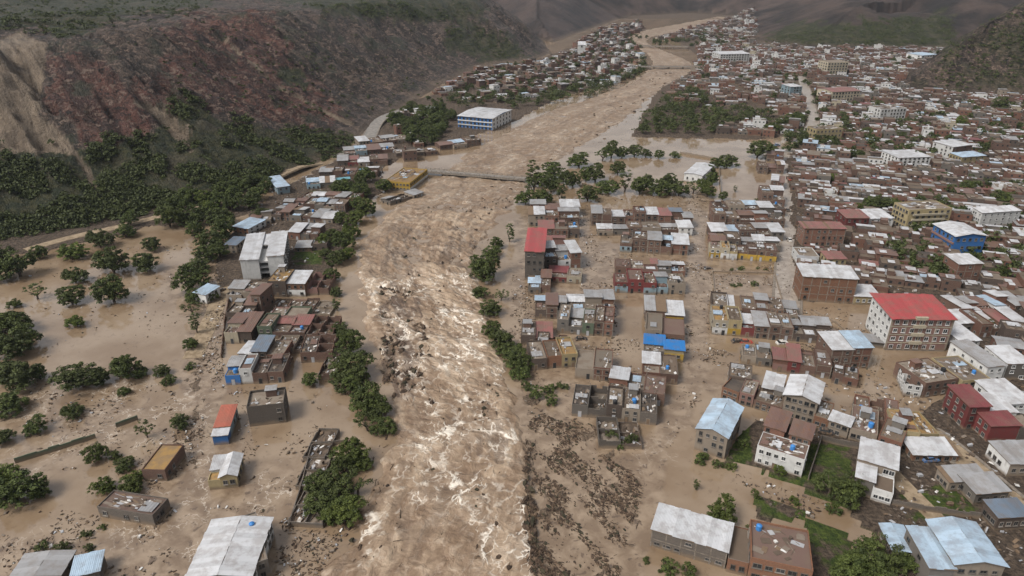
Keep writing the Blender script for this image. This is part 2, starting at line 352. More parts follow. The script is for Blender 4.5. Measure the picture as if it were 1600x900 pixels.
def ground_mat():
    k = N('ground'); p = k.pos(); fl = k.attr('flow', True)
    n3 = k.noise(0.22, k.scl(p, (1, 1, 1.8)), 6, 0.62, dist=1.0); hill = k.attr('hill'); n1 = k.noise(0.05, p, 8, 0.62); n2 = k.noise(0.9, p, 6, 0.65)
    st = k.noise(1.0, k.scl(fl, (0.16, 0.022, 0.03)), 8, 0.68)                # runnels down the slope
    lay = k.noise(1.0, k.scl(fl, (0.05, 0.30, 0.30)), 7, 0.7)                 # bedding
    rock = k.mix(k.ramp(st, 0.41, 0.60), (0.024, 0.017, 0.013), (0.088, 0.062, 0.047))
    rock = k.mix(k.ramp(lay, 0.50, 0.70, 0, 0.6), rock, (0.13, 0.094, 0.074))
    redc = k.mix(k.ramp(st, 0.40, 0.60), (0.036, 0.014, 0.011), (0.115, 0.047, 0.034))
    redc = k.mix(k.ramp(lay, 0.54, 0.72, 0, 0.75), redc, (0.165, 0.105, 0.08))
    rock = k.mix(k.math('MULTIPLY', k.attr('red'), k.ramp(n1, 0.3, 0.55, 0.45, 1)), rock, redc)
    rock = k.mix(k.ramp(n3, 0.55, 0.61, 0, 0.9), rock, (0.185, 0.130, 0.100)); rock = k.mix(k.ramp(n3, 0.46, 0.40, 0, 0.9), rock, (0.014, 0.010, 0.008)); rock = k.mix(k.ramp(n1, 0.53, 0.64, 0, 0.75), rock, (0.030, 0.034, 0.019))   # scrub
    rock = k.mix(k.attr('far'), rock, k.mix(k.ramp(k.noise(0.012, p, 8, 0.65), 0.35, 0.65), (0.016, 0.013, 0.012), (0.080, 0.055, 0.045)))
    vegc = k.mix(k.ramp(n3, 0.40, 0.60), (0.012, 0.018, 0.005), (0.046, 0.044, 0.016))
    vegc = k.mix(k.ramp(n1, 0.5, 0.62, 0, 0.5), vegc, (0.085, 0.068, 0.045))
    scar = k.mix(k.ramp(st, 0.35, 0.62), (0.085, 0.062, 0.043), (0.235, 0.180, 0.128))
    up = k.mix(k.attr('veg'), rock, vegc); up = k.mix(k.attr('scar'), up, scar)
    soil = k.mix(k.ramp(n2, 0.35, 0.65), (0.062, 0.045, 0.033), (0.150, 0.109, 0.078))
    mud = k.mix(k.ramp(n2, 0.34, 0.66), (0.140, 0.097, 0.065), (0.228, 0.170, 0.120))
    val = k.mix(k.attr('dry'), mud, soil)
    gr = k.mix(k.ramp(k.noise(0.7, p, 6, 0.7), 0.36, 0.66), (0.034, 0.058, 0.008), (0.095, 0.125, 0.022))
    gr = k.mix(k.ramp(k.noise(0.16, p, 5), 0.52, 0.62), gr, soil)
    val = k.mix(k.attr('grass'), val, gr)
    c = k.mix(hill, val, up)
    k.bump(k.math('ADD', k.math('MULTIPLY', st, 2.0), k.math('ADD', n2, k.math('MULTIPLY', lay, 1.4))), 1.0, 2.4)
    k.set(k.b.inputs["Roughness"], k.mix(k.attr('dry'), (0.55, 0.55, 0.55), (0.9, 0.9, 0.9)))
    k.t.links.new(c, k.b.inputs["Base Color"]); return k.m
def ridge(k, n): return k.math('SUBTRACT', 1.0, k.math('MULTIPLY', k.math('ABSOLUTE', k.math('SUBTRACT', n, 0.5)), 9.0))
def flood_mat():
    k = N('flood_water'); p = k.pos(); fw = k.attr('flowing')
    big = k.noise(0.045, p, 5, 0.55); med = k.noise(0.22, p, 4, 0.58, dist=0.35)
    c = k.mix(k.ramp(big, 0.35, 0.65), (0.176, 0.121, 0.075), (0.246, 0.184, 0.127))
    c2 = k.mix(k.ramp(med, 0.36, 0.68), (0.138, 0.094, 0.061), (0.272, 0.205, 0.144))
    c = k.mix(k.math('MULTIPLY', k.attr('flowing'), 0.85), c, c2)
    scum = k.noise(0.45, p, 4, 0.62, dist=0.5)
    c = k.mix(k.math('MULTIPLY', k.ramp(scum, 0.58, 0.66), k.ramp(fw, 0, 1, 0.30, 0.75)), c, (0.085, 0.058, 0.041))
    rg = ridge(k, k.noise(0.26, p, 4, 0.6, dist=0.3))
    c = k.mix(k.math('MULTIPLY', k.ramp(rg, 0.80, 0.97), k.math('MULTIPLY', k.attr('foam'), k.ramp(k.noise(0.09, p, 3), 0.45, 0.6))), c, (0.40, 0.34, 0.275))
    h = k.math('ADD', k.math('MULTIPLY', k.noise(0.9, p, 5, 0.6), k.ramp(fw, 0, 1, 0.05, 0.6)), k.math('MULTIPLY', k.noise(2.2, p, 3), 0.035))
    k.bump(h, 0.5, 0.35)
    k.set(k.b.inputs["Roughness"], k.ramp(fw, 0, 1, 0.07, 0.24))
    k.b.inputs["Specular IOR Level"].default_value = 0.75
    k.t.links.new(c, k.b.inputs["Base Color"]); return k.m
def river_mat():
    k = N('torrent'); fl = k.attr('flow', True); foam = k.attr('foam'); crest = k.attr('crest')
    st = k.noise(1.0, k.scl(fl, (0.06, 0.26, 1)), 4, 0.58, dist=0.3)          # long streaks of silt along the current
    wav = k.noise(1.0, k.scl(fl, (0.30, 0.26, 1)), 3, 0.55, dist=0.6)
    bg_ = k.noise(1.0, k.scl(fl, (0.020, 0.075, 1)), 4, 0.55, dist=0.6)
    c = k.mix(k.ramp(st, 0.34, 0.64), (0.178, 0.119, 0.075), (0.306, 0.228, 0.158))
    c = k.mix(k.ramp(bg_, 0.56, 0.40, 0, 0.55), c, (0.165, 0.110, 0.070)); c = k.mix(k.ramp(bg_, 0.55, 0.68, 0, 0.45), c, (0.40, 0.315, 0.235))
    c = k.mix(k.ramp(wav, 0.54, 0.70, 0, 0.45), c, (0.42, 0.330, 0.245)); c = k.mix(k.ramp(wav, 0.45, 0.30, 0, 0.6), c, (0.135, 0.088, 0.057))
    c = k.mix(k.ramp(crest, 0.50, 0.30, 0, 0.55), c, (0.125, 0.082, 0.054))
    c = k.mix(k.math('MULTIPLY', k.attr('dark'), k.ramp(st, 0.42, 0.58)), c, (0.090, 0.059, 0.040))
    def lace(sc, warp, amp, wide):
        # foam lines: the edges of warped cells, broken up by noise
        w = k.n("ShaderNodeTexNoise"); w.inputs["Scale"].default_value = warp; w.inputs["Detail"].default_value = 3; k.t.links.new(fl, w.inputs["Vector"])
        d = k.n("ShaderNodeVectorMath", operation='MULTIPLY_ADD'); k.t.links.new(w.outputs["Color"], d.inputs[0]); d.inputs[1].default_value = (amp, amp, 0); k.t.links.new(fl, d.inputs[2])
        v = k.n("ShaderNodeTexVoronoi"); v.feature = 'DISTANCE_TO_EDGE'; v.inputs["Scale"].default_value = sc; k.t.links.new(k.scl(d.outputs[0], (0.55, 1.0, 1)), v.inputs["Vector"])
        return k.ramp(v.outputs["Distance"], wide, wide * 0.15)
    patch = k.ramp(k.noise(0.075, k.scl(fl, (0.7, 1.0, 1)), 4, 0.55), 0.44, 0.60)
    brk = k.ramp(k.noise(0.30, fl, 3, 0.55), 0.42, 0.56)
    l1 = lace(0.20, 0.22, 8.0, 0.060); l2 = lace(0.42, 0.45, 4.5, 0.075)
    f1 = k.math('MULTIPLY', k.math('MULTIPLY', l1, brk), k.ramp(patch, 0, 1, 0.35, 1.0)); f2 = k.math('MULTIPLY', k.math('MULTIPLY', l2, brk), patch)
    f = k.math('MULTIPLY', k.math('MAXIMUM', f1, f2), k.ramp(foam, 0.1, 0.75, 0.12, 1.0))
    boil = k.math('MULTIPLY', k.math('MULTIPLY', patch, k.ramp(crest, 0.48, 0.66)), k.ramp(foam, 0.3, 0.85, 0.05, 0.36))   # white water on the crests
    c = k.mix(boil, c, (0.44, 0.362, 0.285))
    c = k.mix(f, c, (0.62, 0.56, 0.48))
    k.bump(k.math('ADD', k.math('MULTIPLY', wav, 1.6), k.math('ADD', k.math('MULTIPLY', k.noise(1.3, fl, 3, 0.55), 0.22), k.math('MULTIPLY', f, 0.12))), 0.9, 0.7)
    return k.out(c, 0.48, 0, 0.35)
M['ground'] = ground_mat(); M['flood'] = flood_mat(); M['torrent'] = river_mat()

RIV = [((430, 1020), (905, 1020)), ((505, 900), (858, 900)), ((562, 800), (838, 800)), ((604, 720), (826, 720)), ((612, 660), (815, 650)), ((602, 600), (800, 592)), ((588, 550), (785, 540)),
       ((572, 500), (766, 495)), ((558, 450), (748, 455)), ((556, 410), (742, 415)), ((574, 365), (757, 372)), ((612, 328), (795, 330)), ((652, 298), (818, 298)), ((694, 266), (838, 268)), ((737, 236), (892, 240)),
       ((790, 206), (942, 210)), ((862, 172), (990, 178)), ((932, 150), (1014, 156)), ((986, 126), (1046, 131)), ((1016, 105), (1082, 112)), ((1016, 90), (1078, 97)), ((1000, 77), (1044, 82)),
       ((978, 66), (1016, 70)), ((985, 55), (1016, 59)), ((1010, 47), (1052, 51)), ((1058, 38), (1102, 41)), ((1120, 26), (1152, 29))]
def build_river():
    L = GP([a for a, b in RIV]); R = GP([b for a, b in RIV])
    mid = (L + R) / 2; s = np.r_[0, np.cumsum(np.hypot(*np.diff(mid, axis=0).T))]
    # rows get longer with distance from the near end
    nrow, ncol = 1500, 150
    u = np.linspace(0, 1, nrow); ss = s[-1] * (np.exp(3.6 * u) - 1) / (math.exp(3.6) - 1)
    def cr(P, t):
        i = np.clip(np.searchsorted(s, t, side='right') - 1, 0, len(s) - 2); f = ((t - s[i]) / (s[i + 1] - s[i]))[:, None]
        T = np.gradient(P, s, axis=0); h = (s[i + 1] - s[i])[:, None]
        return (2 * f**3 - 3 * f**2 + 1) * P[i] + (f**3 - 2 * f**2 + f) * h * T[i] + (-2 * f**3 + 3 * f**2) * P[i + 1] + (f**3 - f**2) * h * T[i + 1]
    l = cr(L, ss); r = cr(R, ss); t = np.linspace(-0.03, 1.03, ncol)
    wd = np.hypot(*(r - l).T)
    edge = (fbm(ss / 9, ss * 0, 4, 301) - .5)[:, None] * 9.0 / wd[:, None]; edge2 = (fbm(ss / 9, ss * 0 + 9, 4, 303) - .5)[:, None] * 9.0 / wd[:, None]
    tt = t[None, :] + edge * (1 - t[None, :]) + edge2 * t[None, :]
    X = l[:, 0:1] + (r - l)[:, 0:1] * tt; Y = l[:, 1:2] + (r - l)[:, 1:2] * tt
    Sx = np.broadcast_to(ss[:, None], X.shape); Tx = tt * wd[:, None]
    px, py = PROJ(X, Y, 0 * X)
    rough = 0.35 + 0.9 * np.exp(-((py - 385) / 60) ** 2) + 0.5 * np.exp(-((py - 520) / 90) ** 2) + 0.15 * (py < 300)
    w = (fbm(Sx / 7.5 + Tx / 26, Tx / 9 - Sx / 40, 4, 311) - .5) * 2.2 + (1 - np.abs(2 * fbm(Sx / 3.6 + Tx / 9, Tx / 4.6, 3, 321) - 1) - .5) * 0.75 + (fbm(Sx / 1.8, Tx / 2.0, 2, 331) - .5) * 0.34
    e = np.clip(np.minimum(t, 1 - t) / 0.13, 0, 1)[None, :]
    Z = (0.08 + 0.55 * np.sqrt(np.clip(e, 0, 1)) * (1 - .4 * (py < 330)) + w * 1.45 * rough * (0.25 + .75 * e)) * np.clip(e * 3, 0, 1) - 0.25 * (1 - np.clip(e * 3, 0, 1))
    def soft(polys, amp):
        m = np.zeros(X.shape)
        jx = (fbm(X / 9, Y / 9, 4, 341) - .5) * amp; jy = (fbm(X / 9, Y / 9, 4, 343) - .5) * amp
        for p, v in polys: m = np.maximum(m, inpoly(px + jx, py + jy, p) * v)
        return m
    foam = 0.22 + soft([([(590, 440), (760, 420), (790, 560), (800, 700), (690, 690), (620, 600)], .45), ([(560, 430), (640, 440), (660, 560), (600, 560)], .7), ([(690, 470), (760, 480), (790, 600), (800, 760), (820, 880), (760, 900), (700, 600)], .75),
                        ([(750, 800), (830, 760), (850, 910), (770, 910)], .8), ([(640, 690), (720, 680), (760, 800), (660, 790), (560, 880), (560, 830)], .55)], 60)
    foam = np.where(py < 330, 0.30, foam)
    dark = soft([([(600, 370), (760, 360), (740, 415), (640, 420), (560, 412)], .75), ([(600, 455), (650, 465), (668, 560), (645, 620), (600, 600)], 1.0), ([(560, 350), (640, 340), (640, 440), (555, 440)], .4), ([(620, 780), (690, 760), (700, 840), (640, 860)], .4), ([(735, 630), (775, 640), (790, 740), (760, 720)], .7), ([(520, 850), (580, 800), (560, 910), (480, 910)], .6)], 70)
    dark = np.maximum(dark, 0.45 * (py < 330))
    me = np_mesh('river_torrent', np.stack([X, Y, Z], -1).reshape(-1, 3), grid_faces(nrow, ncol), [M['torrent']], smooth=True,
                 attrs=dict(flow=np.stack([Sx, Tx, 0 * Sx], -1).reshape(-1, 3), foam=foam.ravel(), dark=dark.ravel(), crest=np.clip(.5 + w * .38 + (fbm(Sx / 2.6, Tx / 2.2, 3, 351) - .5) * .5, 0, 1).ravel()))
    tag(link('river', me), kind='structure')
def build_flood():
    na, nr = 220, 260
    th = np.radians(np.linspace(-50, 50, na)); r = 20 * (1700 / 20) ** np.linspace(0, 1, nr)
    X = (r[:, None] * np.sin(th)).ravel(); Y = (r[:, None] * np.cos(th)).ravel(); px, py = PROJ(X, Y, 0 * X)
    jx = (fbm(X / 9, Y / 9, 4, 401) - .5) * 60; jy = (fbm(X / 9, Y / 9, 4, 403) - .5) * 40
    def soft(polys):
        m = np.zeros(X.shape)
        for p, v in polys: m = np.maximum(m, inpoly(px + jx, py + jy, p) * v)
        return m
    fl = soft([([(250, 420), (345, 430), (350, 620), (420, 800), (430, 930), (-100, 930), (-100, 860), (180, 830), (280, 640), (290, 500)], 1), ([(800, 330), (960, 330), (970, 600), (1010, 690), (960, 930), (800, 930), (800, 500)], .9),
               ([(1060, 290), (1120, 290), (1110, 600), (1060, 680), (1010, 930), (940, 930), (1010, 690), (1060, 600)], .85), ([(0, 600), (240, 600), (230, 690), (0, 760)], .7), ([(330, 720), (480, 700), (470, 900), (400, 860)], .6), ([(1220, 220), (1245, 220), (1250, 500), (1215, 500)], .9), ([(960, 395), (1240, 400), (1240, 480), (960, 470)], .7)])
    foam = soft([([(240, 600), (330, 600), (330, 880), (180, 850)], 1), ([(380, 750), (450, 720), (460, 840), (400, 850)], 1), ([(20, 600), (230, 600), (180, 700), (0, 760)], .9), ([(1010, 650), (1080, 640), (1060, 760), (1000, 760)], .35), ([(0, 820), (200, 820), (250, 910), (0, 910)], .4)])
    me = np_mesh('flood_water', np.stack([X, Y, 0 * X], 1), grid_faces(nr, na), [M['flood']], smooth=True, attrs=dict(flowing=fl, foam=foam))
    tag(link('flood_water', me), kind='structure')
build_ground(); build_flood(); build_river()

# ------------------------------------------------------------------ roads, bridges
def road_mats():
    k = N('road_dirt'); M['dirt'] = k.out(k.mix(k.ramp(k.noise(0.5, k.pos(), 6, 0.65), 0.35, 0.65), (0.17, 0.125, 0.078), (0.28, 0.215, 0.145)), 0.9)
    k = N('road_grey'); M['asph'] = k.out(k.mix(k.ramp(k.noise(0.4, k.pos(), 6, 0.65), 0.35, 0.7), (0.14, 0.13, 0.118), (0.26, 0.235, 0.21)), 0.7)
    k = N('road_wet'); M['wetroad'] = k.out(k.mix(k.ramp(k.noise(0.3, k.pos(), 6, 0.65), 0.35, 0.7), (0.20, 0.165, 0.135), (0.33, 0.285, 0.24)), 0.35, 0, 0.5)
road_mats()
def strip(name, pxs, width, mat, lift=0.08, kerb=True, z=None):
    P = GP(pxs); d = np.r_[0, np.cumsum(np.hypot(*np.diff(P, axis=0).T))]; n = max(3, int(d[-1] / 4)); t = np.linspace(0, d[-1], n)
    c = np.stack([np.interp(t, d, P[:, 0]), np.interp(t, d, P[:, 1])], 1)
    for _ in range(3): c[1:-1] = (c[:-2] + 2 * c[1:-1] + c[2:]) / 4
    T = np.gradient(c, axis=0); T /= np.hypot(*T.T)[:, None]; Nn = np.stack([-T[:, 1], T[:, 0]], 1)
    prof = [(-width / 2 - 1.2, -1.2), (-width / 2 - .9, .13), (-width / 2, .13), (-width / 2 + .02, 0), (0, .03), (width / 2 - .02, 0), (width / 2, .13), (width / 2 + .9, .13), (width / 2 + 1.2, -1.2)] if kerb else [(-width / 2 - .5, -.8), (-width / 2, 0), (0, .03), (width / 2, 0), (width / 2 + .5, -.8)]
    zc = np.array([max(land(*(q + o * m))for o, m in ((0, 0), (width / 2, nn), (-width / 2, nn))) for q, nn in zip(c, Nn)]) if z is None else np.full(n, z)
    zc = np.convolve(np.pad(zc, 2, 'edge'), np.ones(5) / 5, 'valid')
    V = np.concatenate([np.concatenate([c + o * Nn, (zc + h + lift)[:, None]], 1)[:, None] for o, h in prof], 1).reshape(-1, 3)
    k = len(prof); F = grid_faces(n, k); col = np.arange(len(F)) % (k - 1)
    me = np_mesh(name, V, F, [mat, M['conc']], mi=np.isin(col, (0, 1, 2, k - 4, k - 3, k - 2)) & kerb)
    return tag(link(name, me), kind='structure')
strip('hillside_road', ROADPX, 5.5, M['dirt'], 0.15, False)
strip('hillside_road', [(525, 247), (548, 238), (566, 228), (577, 215), (584, 200), (594, 190), (612, 180), (632, 172), (652, 168)], 9, M['asph'], 0.15)
strip('market_street', [(300, 560), (330, 500), (352, 440), (368, 400), (392, 370), (425, 335), (452, 315), (478, 298), (505, 280)], 6, M['dirt'], 0.02, False, z=0.06)
strip('main_street', [(1228, 500), (1230, 470), (1231, 420), (1232, 360), (1229, 300), (1228, 240), (1234, 232)], 9.0, M['wetroad'], 0.0, z=0.16)
strip('main_street', [(1222, 226), (1250, 212), (1268, 200), (1272, 190), (1268, 175), (1262, 150), (1252, 120)], 8.0, M['wetroad'], 0.1)
strip('back_street', [(1352, 700), (1420, 770), (1500, 850)], 4.5, M['dirt'], 0.05, False)
strip('hill_foot_street', [(1412, 640), (1442, 672), (1500, 712), (1560, 770), (1640, 830)], 6.5, M['dirt'], 0.06)
def build_bridge(pa, pb, z, width, npier, label):
    a = G(*pa, z=z); b = G(*pb, z=z); L = float(np.hypot(*(b - a))); yaw = math.atan2(b[1] - a[1], b[0] - a[0])
    root = link('bridge', None, loc=(*((a + b) / 2), 0)); root.rotation_euler[2] = yaw; tag(root, label, 'bridge')
    m = MB(); m.box(-L / 2, L / 2, -width / 2, width / 2, z - .7, z, 0, True); link('deck', m.mesh('deck', [M['conc']]), root)
    m = MB(); m.box(-L / 2, L / 2, -width / 2 + 1, width / 2 - 1, z + .004, z + .03); link('roadway', m.mesh('roadway', [M['asph']]), root)
    for s in (-1, 1):
        m = MB(); y = s * (width / 2 - .25); m.box(-L / 2, L / 2, y - .12, y + .12, z + .75, z + .95, 0, True); m.box(-L / 2, L / 2, y - .08, y + .08, z + .35, z + .47, 0, True)
        q = int(L / 3)
        for i in range(q + 1):
            x = -L / 2 + .2 + (L - .4) * i / q; m.box(x - .12, x + .12, y - .14, y + .14, z + .002, z + 1.05)
        link('railing', m.mesh('railing', [M['conc']]), root)
    me = MB(); me.box(-.7, .7, -width / 2 + .6, width / 2 - .6, -3, z - .702); me = me.mesh('pier', [M['conc']])
    for i in range(npier): link('pier', me, root, loc=(-L / 2 + L * (i + 1) / (npier + 1), 0, 0))
build_bridge((662, 266), (822, 279), 2.1, 6, 3, 'long flat concrete bridge crossing the torrent beside the yellow riverside building')
build_bridge((1000, 104), (1090, 104), 3.0, 7, 3, 'far concrete bridge over the narrow upstream river, just left of white hotel')
build_bridge((975, 71), (1076, 73), 3.0, 7, 3, 'farthest low bridge over the river bend among the dark trees')
# ------------------------------------------------------------------ buildings
FOOT = []            # (cx, cy, ux, uy, half width, half depth) of everything built, to keep the infill clear
def unit_window(arch=False):
    m = MB(); t = 0.07
    # frame ring proud of the wall, pane set back inside it, sill below (faces -Y)
    for x0, x1, z0, z1 in ((-.5, -.5 + t, -.5, .5), (.5 - t, .5, -.5, .5), (-.5 + t, .5 - t, .5 - t, .5), (-.5 + t, .5 - t, -.5, -.5 + t)):
        m.box(x0, x1, -.07, .02, z0, z1, 0, True)
    m.box(-.02, .02, -.035, .02, -.5 + t, .5 - t, 0)
    m.quad((-.5 + t, -.012, -.5 + t), (.5 - t, -.012, -.5 + t), (.5 - t, -.012, .5 - t), (-.5 + t, -.012, .5 - t), 1)
    m.box(-.58, .58, -.16, .02, -.58, -.5, 0, True)
    return m
WIN = unit_window().mesh('window', [M['frame'], M['glass']])
WINW = unit_window().mesh('window_white', [M['w_wh'], M['glass']])
m = MB(); m.box(-.5, .5, -.05, .02, 0, 1, 0); m.box(-.4, .4, -.03, .02, .05, .94, 1); m.quad((-.4, -.052, .04), (.4, -.052, .04), (.4, -.052, .95), (-.4, -.052, .95), 1)
DOOR = m.mesh('door', [M['frame'], M['wood']]); DOORS = m.mesh('door_steel', [M['frame'], M['steel']]); DOORD = m.mesh('door_dark', [M['frame'], M['glass']])
def unit_panel(name, mat):
    """a corrugated sheet, 1 x 1, ribs along y"""
    m = MB(); n = 8; pts = [(i / n, (0.05 if i % 2 else 0.0)) for i in range(n + 1)]
    for i in range(n):
        (a, za), (b, zb) = pts[i], pts[i + 1]
        m.quad((a, 0, za), (b, 0, zb), (b, 1, zb), (a, 1, za)); m.quad((a, 1, za - .03), (b, 1, zb - .03), (b, 0, zb - .03), (a, 0, za - .03))
    m.quad((0, 0, -.03), (1, 0, -.03), (1, 0, .0), (0, 0, .0)); m.quad((1, 1, -.03), (0, 1, -.03), (0, 1, 0), (1, 1, 0))
    return m.mesh(name, [mat])
PANEL = {k: unit_panel('roof_panel_' + k, M['r_' + k]) for k in ('wt', 'gt', 'bt', 'st', 'nt', 'rt', 'pt', 'mt', 'ru', 'tq', 'bl', 'or')}
TIN = set(PANEL)
def junk_mesh(seed, n):
    r = random.Random(seed); m = MB()
    for _ in range(n):
        x, y = r.uniform(-.46, .46), r.uniform(-.46, .46); a = r.uniform(0, 3.14); k = r.random(); ca, sa = math.cos(a), math.sin(a)
        if k < .34: l, w, h = r.uniform(.05, .15), r.uniform(.03, .09), r.uniform(.02, .05)          # sheets
        elif k < .62: l, w, h = r.uniform(.02, .05), r.uniform(.02, .05), r.uniform(.05, .6)        # blocks
        else: l, w, h = r.uniform(.06, .16), .008, r.uniform(.02, .05)                              # timber
        tz = r.uniform(-.25, .25)
        m.obox((x, y, h + .02), (l * ca, l * sa, tz * l), (-w * sa, w * ca, 0), (0, 0, h / 2), r.choice((0, 0, 1, 2, 3, 3, 4)))
    return m.mesh('roof_rubble', [M['rub'], M['shw'], M['wood'], M['rubd'], M['steel']])
JUNK = [junk_mesh(i, n) for i, n in enumerate((26, 30, 20, 36, 28, 22))]
def tank_mesh(mat):
    m = MB(); m.tube((0, 0, 0), (0, 0, .95), .5, .5, 10, 0); m.tube((0, 0, .95), (0, 0, 1.15), .5, .18, 10, 0); return m.mesh('water_tank', [mat])
TANK = [tank_mesh(M['tank']), tank_mesh(M['pbl'])]
def put_tin(root, key, O, E1, E2, npan, jit=0.05, skip=0.0, r=random, under=True, name='roof'):
    """a pitched plane of corrugated sheets laid over a board; returns the board (the roof), sheets are its children"""
    O, E1, E2 = Vector(O), Vector(E1), Vector(E2); nrm = E1.cross(E2).normalized()
    m = MB(); c = O + E1 / 2 + E2 / 2 - nrm * .09; m.obox(c, E1 * .495, E2 * .495, nrm * .04)
    board = link(name, m.mesh(name, [M['wood']]), root)
    l1 = E1.length
    for i in range(npan):
        if r.random() < skip: continue
        nz = nrm * (0.02 + r.uniform(0, jit)); ln = r.uniform(.96, 1.03)
        tilt = nrm * r.uniform(-jit, jit) * 1.5
        X = E1 / npan * 1.03; Yv = E2 * ln + tilt; P = O + E1 * (i / npan) + nz - E2 * (ln - 1) * .5
        mt = Matrix(((X.x, Yv.x, nrm.x, P.x), (X.y, Yv.y, nrm.y, P.y), (X.z, Yv.z, nrm.z, P.z), (0, 0, 0, 1)))
        link('roof_panel', PANEL[key], board, mt)
    return board
def volume(root, x0, x1, y0, y1, zb, h, wall, roof, kind='flat', rise=0.6, near=1, r=random, parapet=0.35, over=0.35, npan=None, skip=0.0):
    """walls and a roof: x right, y away from the front"""
    m = MB(); W_, D_ = x1 - x0, y1 - y0
    tin = roof in TIN and kind != 'flat'
    if kind == 'ruin':
        t = .22
        def ragged(ax, a0, a1, b0, b1):
            n = max(2, int((a1 - a0) / 1.6))
            for i in range(n):
                p, q = a0 + (a1 - a0) * i / n, a0 + (a1 - a0) * (i + 1) / n; hh = h * r.uniform(.72, 1.05) + zb
                m.box(*((p, q, b0, b1) if ax else (b0, b1, p, q)), zb - 1.2, hh)
        ragged(1, x0, x1, y0, y0 + t); ragged(1, x0, x1, y1 - t, y1); ragged(0, y0 + t, y1 - t, x0, x0 + t); ragged(0, y0 + t, y1 - t, x1 - t, x1)
        if D_ > 6: ragged(1, x0 + t, x1 - t, (y0 + y1) / 2, (y0 + y1) / 2 + t)
        w = link('wall', m.mesh('wall', [M['w_' + wall]]), root)
        m = MB(); fl = zb + min(.9, h * .35) ; n = 5
        hg = [[fl + r.uniform(-.35, .35) for _ in range(n + 1)] for _ in range(n + 1)]
        for i in range(n):
            for j in range(n):
                xs = [x0 + t + .003 + (W_ - 2 * t - .006) * k / n for k in (i, i + 1)]; ys = [y0 + t + .003 + (D_ - 2 * t - .006) * k / n for k in (j, j + 1)]
                m.quad((xs[0], ys[0], hg[i][j]), (xs[1], ys[0], hg[i + 1][j]), (xs[1], ys[1], hg[i + 1][j + 1]), (xs[0], ys[1], hg[i][j + 1]))
        link('mud_fill', m.mesh('mud_fill', [M['r_fl' if r.random() < .6 else 'r_fm']]), root)
        o = link('rubble', r.choice(JUNK), root, loc=((x0 + x1) / 2, (y0 + y1) / 2, fl + .1)); o.scale = (W_ * .9, D_ * .9, 1.6); o.rotation_euler[2] = r.choice((0, math.pi)); o['kind'] = 'stuff'
        return w
    top = zb + h
    m.box(x0, x1, y0, y1, zb - 1.5, top)
    if kind == 'flat':
        t = .16; pz = top + parapet
        for a, b, c, d in ((x0, x1, y0, y0 + t), (x0, x1, y1 - t, y1), (x0, x0 + t, y0 + t, y1 - t), (x1 - t, x1, y0 + t, y1 - t)): m.box(a, b, c, d, top - .01, pz * 1.0)
    if kind in ('gabw', 'gabd'):
        ym, xm = (y0 + y1) / 2, (x0 + x1) / 2
        if kind == 'gabw':
            for x in (x0, x1): m.tri((x, y0, top), (x, y1, top), (x, ym, top + rise))
        else:
            for y in (y0, y1): m.tri((x0, y, top), (x1, y, top), (xm, y, top + rise))
    if kind in ('shed', 'shedb'):
        za, zc = (top, top + rise) if kind == 'shed' else (top + rise, top)
        for x in (x0, x1): m.quad((x, y0, top), (x, y1, top), (x, y1, zc), (x, y0, za))
        yy, zz = (y1, zc) if kind == 'shed' else (y0, za)
        m.quad((x0, yy, top), (x1, yy, top), (x1, yy, zz), (x0, yy, zz))
    w = link('wall', m.mesh('wall', [M['w_' + wall]]), root)
    if kind == 'flat':
        m = MB(); m.box(x0 + .163, x1 - .163, y0 + .163, y1 - .163, top + .004, top + .06); link('roof', m.mesh('roof', [M['r_' + roof] if roof in ('fl', 'fm', 'fd', 'fp', 'yo') else M['r_fl']]), root)
        return w
    o = over; n1 = npan or max(2, int(W_ / (1.1 if near > 1 else 2.4))); n2 = npan or max(2, int(D_ / (1.1 if near > 1 else 2.4)))
    jt = .05
    if kind == 'shed': s = rise / D_; put_tin(root, roof, (x0 - o, y0 - o, top + .12 - o * s), (W_ + 2 * o, 0, 0), (0, D_ + 2 * o, rise + 2 * o * s), n1, jt, skip, r)
    elif kind == 'shedb': s = rise / D_; put_tin(root, roof, (x0 - o, y0 - o, top + rise + .12 + o * s), (W_ + 2 * o, 0, 0), (0, D_ + 2 * o, -rise - 2 * o * s), n1, jt, skip, r)
    elif kind == 'gabw':
        s = rise / (D_ / 2); put_tin(root, roof, (x0 - o, y0 - o, top + .12 - o * s), (W_ + 2 * o, 0, 0), (0, D_ / 2 + o, rise + o * s), n1, jt, skip, r)
        put_tin(root, roof, (x1 + o, y1 + o, top + .12 - o * s), (-W_ - 2 * o, 0, 0), (0, -D_ / 2 - o, rise + o * s), n1, jt, skip, r)
    elif kind == 'gabd':
        s = rise / (W_ / 2); put_tin(root, roof, (x0 - o, y1 + o, top + .12 - o * s), (0, -D_ - 2 * o, 0), (W_ / 2 + o, 0, rise + o * s), n2, jt, skip, r)
        put_tin(root, roof, (x1 + o, y0 - o, top + .12 - o * s), (0, D_ + 2 * o, 0), (-W_ / 2 - o, 0, rise + o * s), n2, jt, skip, r)
    return w
